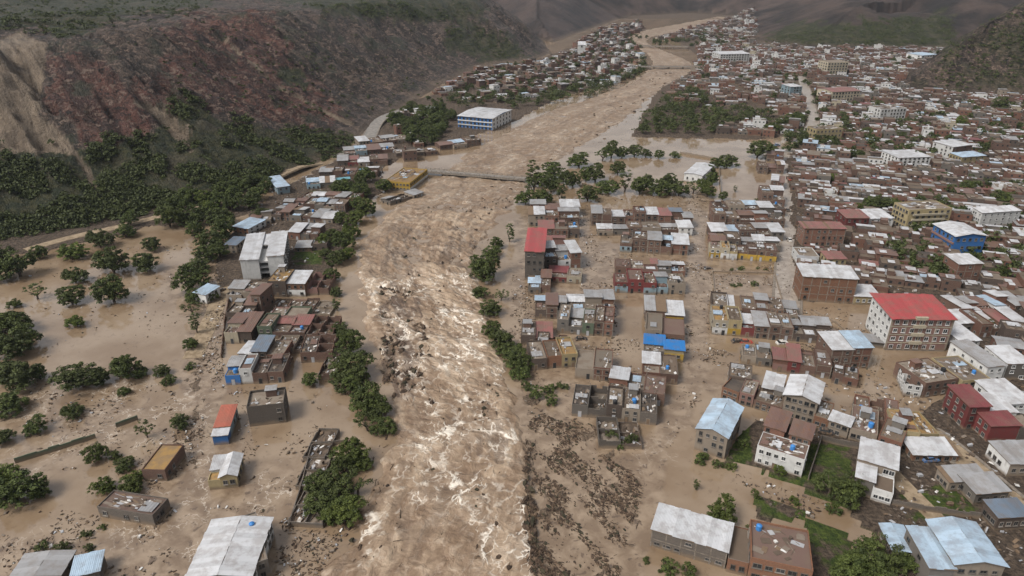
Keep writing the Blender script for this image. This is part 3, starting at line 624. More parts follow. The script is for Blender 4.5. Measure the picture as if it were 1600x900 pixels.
def windows(root, face, p0, p1, fixed, zb, h, nst, ncol, size=(1.0, 1.15), mesh=None, r=random, blank=.12, door=None, zlo=0.0):
    """rows of windows on one wall: face 'f' front (y=fixed), 'l', 'r' sides (x=fixed)"""
    rot = {'f': 0, 'l': -math.pi / 2, 'r': math.pi / 2, 'b': math.pi}[face]; sh = h / nst
    for st in range(nst):
        for i in range(ncol):
            a = p0 + (p1 - p0) * (i + .5) / ncol
            if st == 0 and door is not None and i == door:
                o = link('door', r.choice((DOOR, DOORS, DOORD)), root); o.scale = (1.1, 1, min(2.0, sh * .86)); z = zb + zlo * .2; nm = 0
            else:
                if r.random() < blank: continue
                o = link('window', mesh or WIN, root); o.scale = (size[0] * r.uniform(.85, 1.18), 1.6, min(size[1], sh * .55) * r.uniform(.88, 1.12)); z = zb + sh * (st + .52)
            o.location = (a, fixed, z) if face in 'fb' else (fixed, a, z); o.rotation_euler[2] = rot
def frame_lines(root, x0, x1, y0, y1, zb, h, nst, ncol, sides='f'):
    """concrete posts and floor bands of a brick-infill wall"""
    m = MB(); e = .035
    for st in range(1, nst + 1):
        z = zb + h * st / nst
        m.box(x0 - e, x1 + e, y0 - e, y0 + .05, z - .26, z - .03, 0, True)
        if 'l' in sides: m.box(x0 - e, x0 + .05, y0 + .055, y1, z - .26, z - .03, 0, True)
        if 'r' in sides: m.box(x1 - .05, x1 + e, y0 + .055, y1, z - .26, z - .03, 0, True)
    for i in range(ncol + 1):
        x = x0 + .12 + (x1 - x0 - .24) * i / ncol
        for st in range(nst): m.box(x - .13, x + .13, y0 - e + .004, y0 + .05, zb + h * st / nst - (1.0 if st == 0 else .02), zb + h * (st + 1) / nst - .262)
    link('concrete_frame', m.mesh('concrete_frame', [M['conc']]), root)
def solve_h(A, ytop):
    a = G(*A); lo, hi = 0.0, 40.0
    for _ in range(40):
        md = (lo + hi) / 2
        if PROJ(a[0], a[1], md)[1] > ytop: lo = md
        else: hi = md
    return lo
def site(A, B, depth, name, label, cat, group=None, z=0.0):
    a, b = G(*A), G(*B); w = float(np.hypot(*(b - a))); u = (b - a) / w; v = np.array((-u[1], u[0])); c = (a + b) / 2 + v * depth / 2
    root = link(name, None, loc=(c[0], c[1], z)); root.rotation_euler[2] = math.atan2(u[1], u[0]); tag(root, label, cat, group)
    FOOT.append((c[0], c[1], u[0], u[1], w / 2, depth / 2))
    lc = np.array((-c[0], -c[1])); camx = float(lc @ u)
    return root, w, ('r' if camx > w / 2 else 'l' if camx < -w / 2 else '')
def depth_to(A, B, h, C):
    a, b = G(*A), G(*B); u = (b - a) / np.hypot(*(b - a)); v = np.array((-u[1], u[0])); return float((G(*C, z=h) - a) @ v)
LABELS = {}
def roof_junk(root, x0, x1, y0, y1, z, r, dens=1.0):
    if r.random() < .97 * dens:
        o = link('roof_rubble', r.choice(JUNK), root, loc=((x0 + x1) / 2, (y0 + y1) / 2, z)); o.scale = ((x1 - x0) * .92, (y1 - y0) * .9, 1.0); o.rotation_euler[2] = r.choice((0, math.pi)); o['kind'] = 'stuff'
    if r.random() < .20 * dens:
        o = link('water_tank', r.choice(TANK), root, loc=(r.uniform(x0 + 1, x1 - 1), r.uniform(y0 + 1, y1 - 1), z)); s = r.uniform(1.0, 1.4); o.scale = (s, s, s)
    if r.random() < .62 * dens:   # a loose sheet thrown over part of the roof
        k = r.choice(('wt', 'wt', 'gt', 'gt', 'bt', 'ru')); w = min(x1 - x0, r.uniform(1.8, 4)); d = min(y1 - y0, r.uniform(1.5, 3.5))
        X = r.uniform(x0, x1 - w); Y = r.uniform(y0, y1 - d); t = r.uniform(-.12, .25)
        o = link('loose_sheet', PANEL[k], root, Matrix(((w, 0, 0, X), (0, d, 0, Y), (t, .15, 1, z + .25 + max(0, -t)), (0, 0, 0, 1))))
    if r.random() < .22 * dens and x1 - x0 > 4 and y1 - y0 > 5:
        m = MB(); w, d = r.uniform(2, 3), r.uniform(2, 3); X = r.uniform(x0 + .3, x1 - w - .3); Y = r.uniform(y0 + (y1 - y0) * .4, y1 - d - .2); hh = r.uniform(1.7, 2.3)
        m.box(X, X + w, Y, Y + d, z - .05, z + hh); o = link('rooftop_room', m.mesh('rooftop_room', [M['w_' + r.choice(('br', 'bw', 'gr', 'lc'))]]), root)
        k = r.choice(('wt', 'gt', 'gt', 'ru')); link('loose_sheet', PANEL[k], o, Matrix(((w + .5, 0, 0, X - .25), (0, d + .5, 0, Y - .25), (0, .12, 1, z + hh + .04), (0, 0, 0, 1))))
m = MB(); m.box(-.11, .11, -.11, .11, 0, 1); STUB = m.mesh('column_stub', [M['conc']])
def posts(root, x0, x1, y0, y1, z, r):
    for x in (x0 + .2, (x0 + x1) / 2, x1 - .2):
        for y in (y0 + .2, y1 - .2):
            if r.random() < .7: link('column_stub', STUB, root, loc=(x, y, z - .02)).scale[2] = r.uniform(.5, 1.3)
RT = dict(wt='white tin', gt='grey tin', bt='pale blue tin', st='slate blue tin', nt='blue tin', rt='red tin', pt='faded red tin', mt='maroon tin', ru='rusty tin', tq='turquoise tin', bl='blue tarpaulin', fl='flat pale', fm='flat muddy', fd='flat dark', fp='flat pinkish', yo='yellow tiled')
WT = {'or': 'orange', 'ob': 'orange brick', 'br': 'red brick', 'bw': 'brown brick', 'dk': 'dark brick', 'gb': 'grey block', 'gr': 'grey', 'wh': 'white', 'cr': 'cream', 'ye': 'yellow', 'bu': 'blue', 'pk': 'pink', 'rd': 'burgundy', 'gn': 'green', 'lb': 'pale blue', 'lc': 'beige', 'by': 'pale yellow'}
ORD = ['first', 'second', 'third', 'fourth', 'fifth', 'sixth', 'seventh', 'eighth', 'ninth', 'tenth', 'eleventh', 'twelfth', 'thirteenth', 'fourteenth', 'fifteenth', 'sixteenth', 'seventeenth', 'eighteenth', 'nineteenth', 'twentieth']
def house_desc(style):
    h_ = lambda t: t.replace(" ", "-")
    rf, wl = style.split(':')[:2]; 
    if rf == 'no': return f"roofless {h_(WT[wl])} shell"
    return f"{h_(RT[rf])} roofed {h_(WT[wl])} house"
def small_house(root, w, d, h, style, vis, r, near=1, nst=None, dens=1.0):
    rf, wl = style.split(':')[:2]; nst = nst or max(1, round(h / 2.7)); x0, x1, y0, y1 = -w / 2, w / 2, -d / 2, d / 2
    if rf == 'no':
        volume(root, x0, x1, y0, y1, 0, h, wl, 'fl', 'ruin', r=r); return
    front = style.split(':')[2] if style.count(':') > 1 else None
    if rf in TIN:
        rise = r.uniform(.35, .9)
        if d > 7.5 and r.random() < .55:      # tin over the rear or front part only, an open terrace on the rest
            f = r.uniform(.45, .7); cut = y0 + d * (1 - f); h2 = h * r.uniform(.55, .85) if nst > 1 else h * .8
            volume(root, x0, x1, cut, y1, 0, h, wl, rf, r.choice(('shed', 'shed', 'shedb', 'gabw')), rise, near, r, skip=.04)
            volume(root, x0 + .004, x1 - .004, y0, cut - .004, 0, h2, wl, r.choice(('fl', 'fm', 'fl', 'fp')), 'flat', r=r, parapet=r.uniform(.2, .7)); hf = h2
            roof_junk(root, x0 + .3, x1 - .3, y0 + .3, cut - .3, h2 + .065, r, dens)
        else:
            volume(root, x0, x1, y0, y1, 0, h, wl, rf, r.choice(('shed', 'shedb', 'gabw', 'shed')), rise, near, r, skip=.04); hf = h
    else:
        volume(root, x0, x1, y0, y1, 0, h, wl, rf, 'flat', r=r, parapet=r.uniform(.15, .8)); hf = h
        roof_junk(root, x0 + .3, x1 - .3, y0 + .3, y1 - .3, h + .065, r, dens)
        if r.random() < .4: posts(root, x0, x1, y0, y1, h + .06, r)
    nf = max(1, int(w / 2.3)); ns2 = max(1, round(hf / 2.7)); off = .0
    if front:   # a painted street front over a plain wall
        m = MB(); m.box(x0 + .01, x1 - .01, y0 - .06, y0 + .02, -1.2, min(hf, 2.9) - .03); link('painted_front', m.mesh('painted_front', [M['w_' + front]]), root); off = -.06
    windows(root, 'f', x0 + .2, x1 - .2, y0 + off - .003, 0, hf, ns2, nf, (1.05, 1.1), WINW if wl in ('wh', 'cr') else WIN, r, .22, r.randrange(nf) if near and r.random() < .8 else None)
    if vis: windows(root, vis, y0 + .4, y1 - .4, x1 + .003 if vis == 'r' else x0 - .003, 0, hf, ns2, max(1, int(d / 3.4)), (1.0, 1.0), WIN, r, .5)
    if wl in ('br', 'ob', 'bw') and nst > 1 and hf == h: frame_lines(root, x0, x1, y0, y1, 0, h, nst, max(1, round(w / 3.2)))
NHOUSE = 0
def row(where, A, B, styles, depth, h, group, seed=0, near=1, gap=0.0, dens=1.0):
    """houses wall to wall along the line A-B, one style each"""
    global NHOUSE
    r = random.Random(hash((A, B)) & 0xffff | seed << 16); r = random.Random(int(A[0] * 31 + A[1] * 17 + seed)); n = len(styles)
    ws = [r.uniform(.8, 1.2) for _ in styles]; c = [0]
    for q in ws: c.append(c[-1] + q / sum(ws))
    for i, stl in enumerate(styles):
        p = [A[0] + (B[0] - A[0]) * c[i], A[1] + (B[1] - A[1]) * c[i]]; q = [A[0] + (B[0] - A[0]) * (c[i + 1] - gap), A[1] + (B[1] - A[1]) * (c[i + 1] - gap)]
        d = depth * (1.22 if depth < 10 else 1.08) * r.uniform(.85, 1.08); hh = h * r.uniform(.68, 1.22)
        lab = f"{house_desc(stl)}, {ORD[i] + ' from left ' if n > 1 else ''}{where}"
        # set each front a little in or out so that neighbours do not share a plane
        o = r.uniform(-.9, .9)
        root, w, vis = site((p[0], p[1] + o), (q[0] , q[1] + o), d, 'ruined_house' if stl[:2] == 'no' else 'house', lab, 'house', group)
        small_house(root, w - .012, d, hh, stl, vis, r, near, dens=dens); NHOUSE += 1
# ---- landmark buildings, each traced from its base line (A left, B right front corner), its eave and its far roof corner
def landmark(name, label, cat, A, B, h=None, ytop=None, depth=None, C=None, wall='br', roof='wt', kind='shed', rise=.6, nst=2, ncf=3, ncs=3, parapet=.35, frame=False, door=None, size=(1.05, 1.2), wm=None, blank=.08, over=.4, skip=0.0, junk=0, npan=None, seed=1, z=0.0, near=2, sidewall=None, body=True):
    h = h if h is not None else solve_h(A, ytop); depth = depth or depth_to(A, B, h + .3, C); r = random.Random(seed + int(A[0]))
    root, w, vis = site(A, B, depth, name, label, cat, None, z)
    x0, x1, y0, y1 = -w / 2, w / 2, -depth / 2, depth / 2
    if body:
        volume(root, x0, x1, y0, y1, 0, h, wall, roof, kind, rise, near, r, parapet, over, npan, skip)
        windows(root, 'f', x0 + .3, x1 - .3, y0 - .003, 0, h, nst, ncf, size, wm, r, blank, door)
        off = 0
        if sidewall and vis:
            m = MB(); xs = x1 if vis == 'r' else x0; m.box(min(xs, xs + (.05 if vis == 'r' else -.05)), max(xs, xs + (.05 if vis == 'r' else -.05)), y0 + .01, y1 - .01, -1.2, h - .03); link('side_wall', m.mesh('side_wall', [M['w_' + sidewall]]), root); off = .05
        if vis: windows(root, vis, y0 + .4, y1 - .4, (x1 + .003 + off) if vis == 'r' else (x0 - .003 - off), 0, h, nst, ncs, size, wm, r, blank)
        if frame: frame_lines(root, x0, x1, y0, y1, 0, h, nst, max(2, round(w / 3.4)), 'f' + vis)
        if junk:
            for _ in range(junk): roof_junk(root, x0 + .4, x1 - .4, y0 + .4, y1 - .4, h + .065, r, 1)
    return root, x0, x1, y0, y1, h, vis, r
def band(root, name, x0, x1, y0, y1, z0, z1, mat):
    m = MB(); m.box(x0, x1, y0, y1, z0, z1, 0, True); return link(name, m.mesh(name, [M[mat]]), root)
# the tall red-roofed block
R_ = landmark('apartment_building', 'five storey pink and cream apartment block with bright red overhanging roof', 'apartment building', (1382, 547), (1475, 549), ytop=497, C=(1371, 463), wall='pk', roof='rt', kind='shed', rise=.9, nst=4, ncf=7, ncs=5, sidewall='wh', size=(1.35, 1.5), over=.9, wm=WINW, blank=.03, door=None)
root, x0, x1, y0, y1, h, vis, r = R_
band(root, 'shopfront_band', x0 - .04, x1 + .04, y0 - .05, y0 + .02, -1, .35, 'w_lb')
m = MB()
for i in range(4):
    z = h * i / 4; xm = x0 + (x1 - x0) * .46
    m.box(xm - 1.9, xm + 1.9, y0 - .9, y0 - .01, z + (h / 4) * .98 - .15, z + h / 4 * .98 + .85, 0, True)
link('balcony', m.mesh('balcony', [M['w_cr']]), root)
for k in range(5):
    xx = x0 + (x1 - x0) * k / 4; band(root, 'pilaster', xx - .28, xx + .28, y0 - .10, y0 + .02, .36, h - .02, 'w_lc')
for i in range(1, 4): band(root, 'floor_band', x0 - .02, x1 + .02, y0 - .12 , y0 + .02, h * i / 4 - .14, h * i / 4 + .14, 'w_cr')
# collapsed grey sheets beside it
t_ = site((1340, 540), (1382, 545), 7, 'collapsed_shed', 'collapsed grey sheet roofed shed leaning beside the tall red roofed block', 'shed')
small = random.Random(4)
volume(t_[0], -t_[1] / 2, t_[1] / 2, -3.5, 3.5, 0, 1.1, 'gr', 'gt', 'shedb', .9, 2, small, over=.5)
landmark('apartment_building', 'long three storey brick block with white tin roof beside the muddy main street', 'apartment building', (1248, 470), (1332, 475), ytop=432, depth=11, wall='ob', roof='wt', kind='shed', rise=.5, nst=3, ncf=6, ncs=3, frame=True, blank=.55, size=(1.1, 1.2), door=None, skip=.12)
landmark('house', 'low white house with pale yellow trim behind the red roofed block corner', 'house', (1333, 476), (1372, 477), h=3.4, depth=9, wall='by', roof='wt', kind='shed', rise=.6, nst=1, ncf=4, ncs=2, wm=WINW)
L4 = landmark('apartment_building', 'bright blue three storey building with pale tin hip roof', 'apartment building', (1483, 405), (1530, 404), h=10.5, depth=15, wall='bu', roof='wt', kind='gabd', rise=1.1, nst=3, ncf=5, ncs=5, over=.7, blank=.05, size=(1.2, 1.2))
root, x0, x1, y0, y1, h, vis, r = L4
for i in (1, 2): band(root, 'floor_band', x0 - .55, x0 + .02, y0, y1, h * i / 3 - .2, h * i / 3 + .6, 'w_pk')
landmark('house', 'square brick tower house with small white roof below the bright blue building', 'house', (1489, 445), (1526, 444), ytop=413, depth=9, wall='br', roof='wt', kind='shed', rise=.4, nst=3, ncf=3, ncs=3, frame=True, blank=.5)
L6 = landmark('apartment_building', 'pale yellow four storey apartment block with open balconies and flat cluttered top', 'apartment building', (1413, 360), (1479, 357), ytop=329, C=(1397, 316), wall='by', roof='fl', kind='flat', nst=4, ncf=7, ncs=5, junk=2, size=(1.4, 1.3), blank=.02)
root, x0, x1, y0, y1, h, vis, r = L6
for i in (1, 2, 3): band(root, 'balcony', x0 + 2, x1 - 3, y0 - .9, y0 - .01, h * i / 4 - .15, h * i / 4 + .7, 'w_cr')
landmark('house', 'large white house with broad white tin roof at the right edge of town', 'house', (1528, 356), (1588, 352), ytop=333, C=(1517, 326), wall='wh', roof='wt', kind='shed', rise=.6, nst=3, ncf=6, ncs=4, wm=WINW)
landmark('house', 'white walled house with pale tin roof left of the pale yellow block', 'house', (1355, 357), (1393, 356), ytop=342, depth=12, wall='wh', roof='wt', kind='shed', rise=.5, nst=2, ncf=4, ncs=3, wm=WINW)
landmark('house', 'dark red house with faded red tin strips beside a white walled house', 'house', (1319, 359), (1354, 359), ytop=341, depth=11, wall='rd', roof='pt', kind='shed', rise=.5, nst=2, ncf=4, ncs=3)
landmark('apartment_building', 'long red brick row three storeys high along the main street', 'apartment building', (1252, 385), (1316, 386), ytop=357, depth=8, wall='br', roof='pt', kind='shed', rise=.3, nst=3, ncf=7, ncs=3, frame=True, blank=.4, skip=.2)
landmark('house', 'white plastered house with flat pale roof by the main street', 'house', (1246, 416), (1277, 417), ytop=401, depth=10, wall='wh', roof='fl', kind='flat', nst=2, ncf=3, ncs=2, junk=1, wm=WINW)
landmark('house', 'cream house with faded red tin roof between two main street neighbours', 'house', (1290, 422), (1319, 422), ytop=405, depth=7, wall='by', roof='pt', kind='shed', rise=.5, nst=2, ncf=3, ncs=2)
# upper right
landmark('apartment_building', 'white five storey block with pale tin roof on the rising right bank', 'apartment building', (1400, 265), (1450, 263), ytop=247, C=(1400, 235), wall='wh', roof='wt', kind='shed', rise=.4, nst=4, ncf=7, ncs=5, blank=.03, size=(1.3, 1.3), near=1)
landmark('apartment_building', 'white fronted block with brown brick side and grey tin roof', 'apartment building', (1484, 251), (1514, 247), ytop=230, C=(1479, 219), wall='bw', roof='wt', kind='shed', rise=.3, nst=4, ncf=4, ncs=5, blank=.3, sidewall='wh', near=1)
landmark('house', 'pale yellow house with blue white tin roof near two white blocks', 'house', (1500, 259), (1537, 256), ytop=246, C=(1500, 238), wall='by', roof='bt', kind='shed', rise=.4, nst=2, ncf=4, ncs=4, near=1)
landmark('apartment_building', 'white and pale blue twin apartment towers in the upper right town', 'apartment building', (1372, 192), (1412, 190), ytop=171, depth=14, wall='wh', roof='fl', kind='flat', nst=4, ncf=8, ncs=4, junk=1, near=1, size=(1.3, 1.5))
landmark('apartment_building', 'cream block with many windows and a red tin roof, far right bank', 'apartment building', (1298, 159), (1341, 157), ytop=144, depth=22, wall='cr', roof='pt', kind='gabw', rise=1.2, nst=3, ncf=9, ncs=4, near=1, size=(1.7, 1.7), blank=.02)
landmark('apartment_building', 'cream tower block above a brown building, far right bank', 'apartment building', (1290, 119), (1322, 118), ytop=98, depth=18, wall='cr', roof='fl', kind='flat', nst=5, ncf=7, ncs=4, near=1, size=(1.9, 1.9), blank=.02)
landmark('apartment_building', 'brown brick block standing just below the cream tower', 'apartment building', (1288, 133), (1324, 133), ytop=121, depth=16, wall='bw', roof='fd', kind='flat', nst=3, ncf=6, ncs=3, near=1, size=(1.6, 1.6))
landmark('apartment_building', 'yellow three storey hall with rows of dark windows by the road fork', 'hall', (1272, 223), (1313, 221), ytop=203, depth=11, wall='by', roof='fl', kind='flat', nst=3, ncf=7, ncs=3, near=1, size=(1.4, 1.4), blank=.03, junk=1)
landmark('hotel', 'big white hotel with rows of yellowish windows near the far river', 'hotel', (1124, 98), (1170, 97), ytop=85, depth=24, wall='wh', roof='wt', kind='shed', rise=.8, nst=4, ncf=11, ncs=4, near=1, size=(2.2, 2.0), blank=.0)
landmark('apartment_building', 'white block with blue roof at the foot of the right hill', 'apartment building', (1438, 97), (1463, 95), ytop=87, depth=22, wall='wh', roof='bt', kind='shed', rise=.8, nst=3, ncf=6, ncs=3, near=1, size=(2, 2))
landmark('house', 'pale blue and white block left of the red roofed cream block', 'house', (1233, 152), (1251, 151), ytop=136, depth=14, wall='lb', roof='wt', kind='shed', rise=.5, nst=4, ncf=4, ncs=3, near=1, size=(1.7, 1.6))
landmark('church', 'white church tower among pale houses on the far left bank', 'church', (903, 86), (914, 86), ytop=70, depth=9, wall='wh', roof='wt', kind='gabw', rise=4, nst=3, ncf=1, ncs=1, near=1, size=(2, 2.4))
# right bank, near
landmark('house', 'three storey house with pale blue tin gable roof standing in brown water', 'house', (1084, 702), (1131, 718), ytop=669, C=(1118, 623), wall='lc', roof='bt', kind='gabd', rise=1.3, nst=3, ncf=4, ncs=4, sidewall='lc', skip=.05, over=.35, blank=.15)
K2 = landmark('house', 'white fronted house with maroon roof terrace and rubble along its top', 'house', (1178, 724), (1251, 748), h=5.6, depth=6.5, wall='wh', roof='fp', kind='flat', parapet=.2, nst=2, ncf=6, ncs=1, wm=WINW, blank=.2, junk=2, door=2)
root, x0, x1, y0, y1, h, vis, r = K2; xm = (x0 + x1) / 2
volume(root, x0, xm - .6, y1 + .004, y1 + 8.5, 0, 7.6, 'br', 'ru', 'shed', .4, 2, r, over=.3); volume(root, xm + .6, x1, y1 + .004, y1 + 6.5, 0, 7.3, 'br', 'ru', 'shed', .4, 2, r, over=.3)
volume(root, xm - .6 + .004, xm + .6 - .004, y1 + .004, y1 + 7, 0, 5.2, 'dk', 'fd', 'flat', r=r)
windows(root, 'f', x0 + .3, xm - 1, y1 - .003 + .004, 5.6, 2.0, 1, 3, (1, 1), None, r, .2); windows(root, 'f', xm + 1, x1 - .3, y1 + .001, 5.6, 1.7, 1, 3, (1, 1), None, r, .2)
landmark('house', 'three storey house with big white gable roof, pink top floor and beige front', 'house', (1220, 650), (1270, 664), ytop=616, C=(1249, 588), wall='lc', roof='wt', kind='gabd', rise=1.2, nst=3, ncf=5, ncs=4, over=.6, sidewall='lc')
landmark('house', 'orange walled house with black flat roof at the flooded street corner', 'house', (1126, 621), (1152, 631), ytop=606, depth=8, wall='or' if 'w_or' in M else 'ob', roof='fd', kind='flat', nst=2, ncf=3, ncs=2, parapet=.5)
landmark('house', 'peach house with flat pale roof right of the orange walled house', 'house', (1153, 631), (1175, 637), ytop=614, depth=8.5, wall='pk', roof='fl', kind='flat', nst=2, ncf=2, ncs=2, junk=1)
landmark('house', 'long brown house with a cluttered grey roof left of the big white gable', 'house', (1176, 637), (1219, 650), ytop=626, depth=9, wall='bw', roof='fm', kind='flat', nst=2, ncf=4, ncs=2, junk=2)
landmark('house', 'low house covered by one bright white sheet roof behind brown roofs', 'house', (1189, 621), (1217, 628), h=3.6, depth=8, wall='dk', roof='wt', kind='shed', rise=.6, nst=1, ncf=3, ncs=2)
landmark('house', 'brown house with grey broken concrete roof behind the orange house', 'house', (1136, 606), (1172, 612), h=4, depth=8, wall='dk', roof='fl', kind='flat', nst=1, ncf=3, ncs=2, junk=2)
landmark('house', 'small brick house with flat pale roof beside the big white gable', 'house', (1268, 668), (1291, 675), h=3.6, depth=9, wall='ob', roof='fl', kind='flat', nst=1, ncf=2, ncs=2, junk=1)
landmark('house', 'small house with clean white tin roof and ochre walls in a muddy yard', 'house', (1291, 676), (1322, 687), h=4.2, C=(1304, 644), wall='lc', roof='wt', kind='shed', rise=.5, nst=2, ncf=3, ncs=2)
landmark('house', 'maroon terraced house with broken walls on its flat roof', 'house', (1324, 688), (1366, 699), h=3.8, depth=12, wall='lc', roof='fp', kind='flat', nst=1, ncf=4, ncs=2, junk=3)
landmark('house', 'brick house with one yellow wall and flat muddy roof', 'house', (1367, 702), (1403, 715), h=4.2, depth=10, wall='br', roof='fm', kind='flat', nst=2, ncf=3, ncs=2, junk=1)
landmark('house', 'ochre yellow house with tiled domed looking roof above a white tin roof', 'house', (1397, 694), (1432, 698), h=4.2, depth=10, wall='by', roof='yo', kind='flat', nst=1, ncf=3, ncs=2, junk=1)
landmark('house', 'low ochre house with open walls right of the yellow tiled roof', 'house', (1434, 694), (1463, 694), h=3, depth=10, wall='by', roof='yo', kind='flat', nst=1, ncf=3, ncs=2, junk=1)
landmark('house', 'brick house with wide white tin roof torn near the middle', 'house', (1424, 722), (1496, 723), ytop=710, C=(1411, 686), wall='ob', roof='wt', kind='shed', rise=.6, nst=1, ncf=6, ncs=2, over=.5, skip=.06)
K6 = landmark('house', 'stepped house with two white tin roofs and a small terrace', 'house', (1331, 768), (1390, 786), h=6.4, depth=8, wall='gr', roof='wt', kind='shed', rise=.4, nst=2, ncf=5, ncs=3, body=False)
root, x0, x1, y0, y1, h, vis, r = K6; xm = x0 + (x1 - x0) * .48
volume(root, x0, x1, y0 + 4.5, y1 + 5, 0, 6.6, 'lc', 'wt', 'shed', .5, 2, r, over=.4); volume(root, x0 + .003, xm, y0 - 1, y0 + 4.49, 0, 5.2, 'gr', 'wt', 'shed', .4, 2, r, over=.3); volume(root, xm + .01, x1, y0 - 1.5, y0 + 4.49, 0, 3.6, 'wh', 'fm', 'flat', r=r, parapet=.5)
windows(root, 'f', xm + .3, x1 - .2, y0 - 1.503, 0, 3.6, 1, 3, (1.1, 1.1), WINW, r, 0); windows(root, 'f', xm + .3, x1 - .2, y0 + 4.497, 3.7, 2.8, 1, 3, (1.1, 1.3), WINW, r, .2); windows(root, 'l', y0 - .5, y0 + 4.2, x0, 0, 5.2, 2, 2, (1, 1.1), None, r, .1)
K7 = landmark('house', 'large house with two level bright blue white tin roof and small low annexe', 'house', (1442, 921), (1556, 927), h=6.2, C=(1435, 824), wall='gr', roof='bt', kind='gabd', rise=1.0, nst=2, ncf=5, ncs=4, body=False)
root, x0, x1, y0, y1, h, vis, r = K7; xs = x0 + (x1 - x0) * .33
volume(root, x0, xs, y0, y1, 0, 6.0, 'gr', 'bt', 'shed', .5, 2, r, over=.4); volume(root, xs + .01, x1, y0 + .4, y1 + 1.2, 0, 7.2, 'lc', 'bt', 'gabd', 1.1, 2, r, over=.5)
volume(root, x0 + .4, x0 + (x1 - x0) * .7, y0 - 4, y0 - .01, 0, 3.2, 'gr', 'bt', 'shed', .4, 2, r, over=.3)
windows(root, 'f', xs + .5, x1 - .5, y0 + .397, 3.4, 3.6, 1, 4, (1.2, .9), None, r, .2); windows(root, 'l', y0 + .5, y1 - .5, x0 - .003, 0, 6, 2, 4, (1.1, 1.1), None, r, .2)
landmark('shed', 'low shed with pale blue tin roof between the dark tree and large house', 'shed', (1391, 877), (1427, 880), h=3, depth=7.5, wall='dk', roof='bt', kind='gabd', rise=.3, nst=1, ncf=2, ncs=2)
landmark('house', 'house with slate blue tin roof and one pale patch near the right edge', 'house', (1552, 831), (1601, 828), h=4.2, C=(1532, 784), wall='dk', roof='st', kind='shed', rise=.5, nst=1, ncf=4, ncs=3, over=.4)
landmark('house', 'low house with broken grey tin roof behind the slate blue roof', 'house', (1519, 790), (1570, 786), h=3.6, depth=6, wall='gr', roof='gt', kind='shed', rise=.4, nst=1, ncf=4, ncs=2, skip=.12)
landmark('house', 'long low house with three weathered grey tin roofs above the green yard', 'house', (1478, 770), (1538, 766), h=3.4, C=(1468, 731), wall='lc', roof='gt', kind='shed', rise=.5, nst=1, ncf=5, ncs=3, skip=.05)
landmark('house', 'white sided house with broad grey tin roof on the right edge', 'house', (1571, 746), (1640, 744), h=4.2, C=(1536, 692), wall='lc', roof='gt', kind='shed', rise=.5, nst=1, ncf=5, ncs=4, sidewall='wh')
K12 = landmark('house', 'burgundy walled house with two maroon tin roofs stepping downhill', 'house', (1524, 692), (1602, 690), h=6.2, depth=15, wall='bw', roof='mt', kind='shed', rise=.5, nst=3, ncf=5, ncs=4, sidewall='rd', body=False)
root, x0, x1, y0, y1, h, vis, r = K12; xm = x0 + (x1 - x0) * .42
volume(root, x0, xm, y0 + 5.5, y1, 0, 7.6, 'rd', 'mt', 'shed', .4, 2, r, over=.4); volume(root, xm - 3, x1 - 3, y0, y0 + 5.49, 0, 5.4, 'rd', 'mt', 'shed', .4, 2, r, over=.4); volume(root, x1 - 2.99, x1 + 2, y0 - .3, y0 + 6, 0, 4.4, 'gb', 'fl', 'flat', r=r)
volume(root, xm + .01, x1, y0 + 5.51, y1 - 1, 0, 5.5, 'wh', 'wt', 'shed', .4, 2, r, over=.4, skip=.15)
windows(root, 'l', y0 + 6, y1 - .4, x0 - .003, 0, 7.6, 3, 3, (1.2, 1.4), None, r, .1); windows(root, 'f', x0 + .3, xm - 3.2, y0 + 5.497, 0, 7.6, 3, 1, (1.2, 1.4), None, r, 0); windows(root, 'l', y0 + .5, y0 + 5, xm - 3.003, 0, 5.4, 2, 2, (1.2, 1.3), None, r, .1)
landmark('house', 'white house with torn white tin roof right of the maroon roofs', 'house', (1560, 655), (1606, 652), h=5, depth=11, wall='wh', roof='wt', kind='shed', rise=.4, nst=2, ncf=4, ncs=3, wm=WINW, skip=.1)
landmark('house', 'tall white sided house with plain white tin roof and grey gable end', 'house', (1566, 594), (1603, 593), ytop=569, C=(1537, 541), wall='gr', roof='wt', kind='shed', rise=.3, nst=3, ncf=2, ncs=4, sidewall='wh', wm=WINW, over=.3, size=(1.2, 1.5))
landmark('house', 'narrow white balconied house attached left of the tall white sided house', 'house', (1535, 600), (1562, 597), ytop=574, depth=15, wall='wh', roof='gt', kind='shed', rise=.3, nst=2, ncf=2, ncs=4, wm=WINW)
landmark('house', 'brick fronted house with flat beige roof and green sheet by the wrecked corner', 'house', (1440, 622), (1491, 614), h=4.8, depth=12, wall='bw', roof='fl', kind='flat', nst=2, ncf=4, ncs=3, junk=3)
landmark('house', 'house with long grey roof and mustard yellow front wall', 'house', (1497, 617), (1540, 613), h=4.6, depth=13, wall='by', roof='fl', kind='flat', nst=2, ncf=4, ncs=3, junk=2)
landmark('ruined_house', 'wrecked white house with fallen walls and white window frames at water corner', 'house', (1410, 618), (1437, 622), h=4.2, depth=12, wall='wh', roof='fl', kind='ruin', nst=2, ncf=2, ncs=4, wm=WINW)
landmark('house', 'white tin roofed house just right of the red roofed block', 'house', (1495, 552), (1526, 550), h=4.4, depth=12, wall='wh', roof='wt', kind='shed', rise=.5, nst=2, ncf=3, ncs=3, wm=WINW)
landmark('house', 'wide pale tin roof behind the right corner of the red roofed block', 'house', (1494, 522), (1527, 520), h=4, depth=9, wall='gr', roof='wt', kind='shed', rise=.5, nst=1, ncf=3, ncs=3)
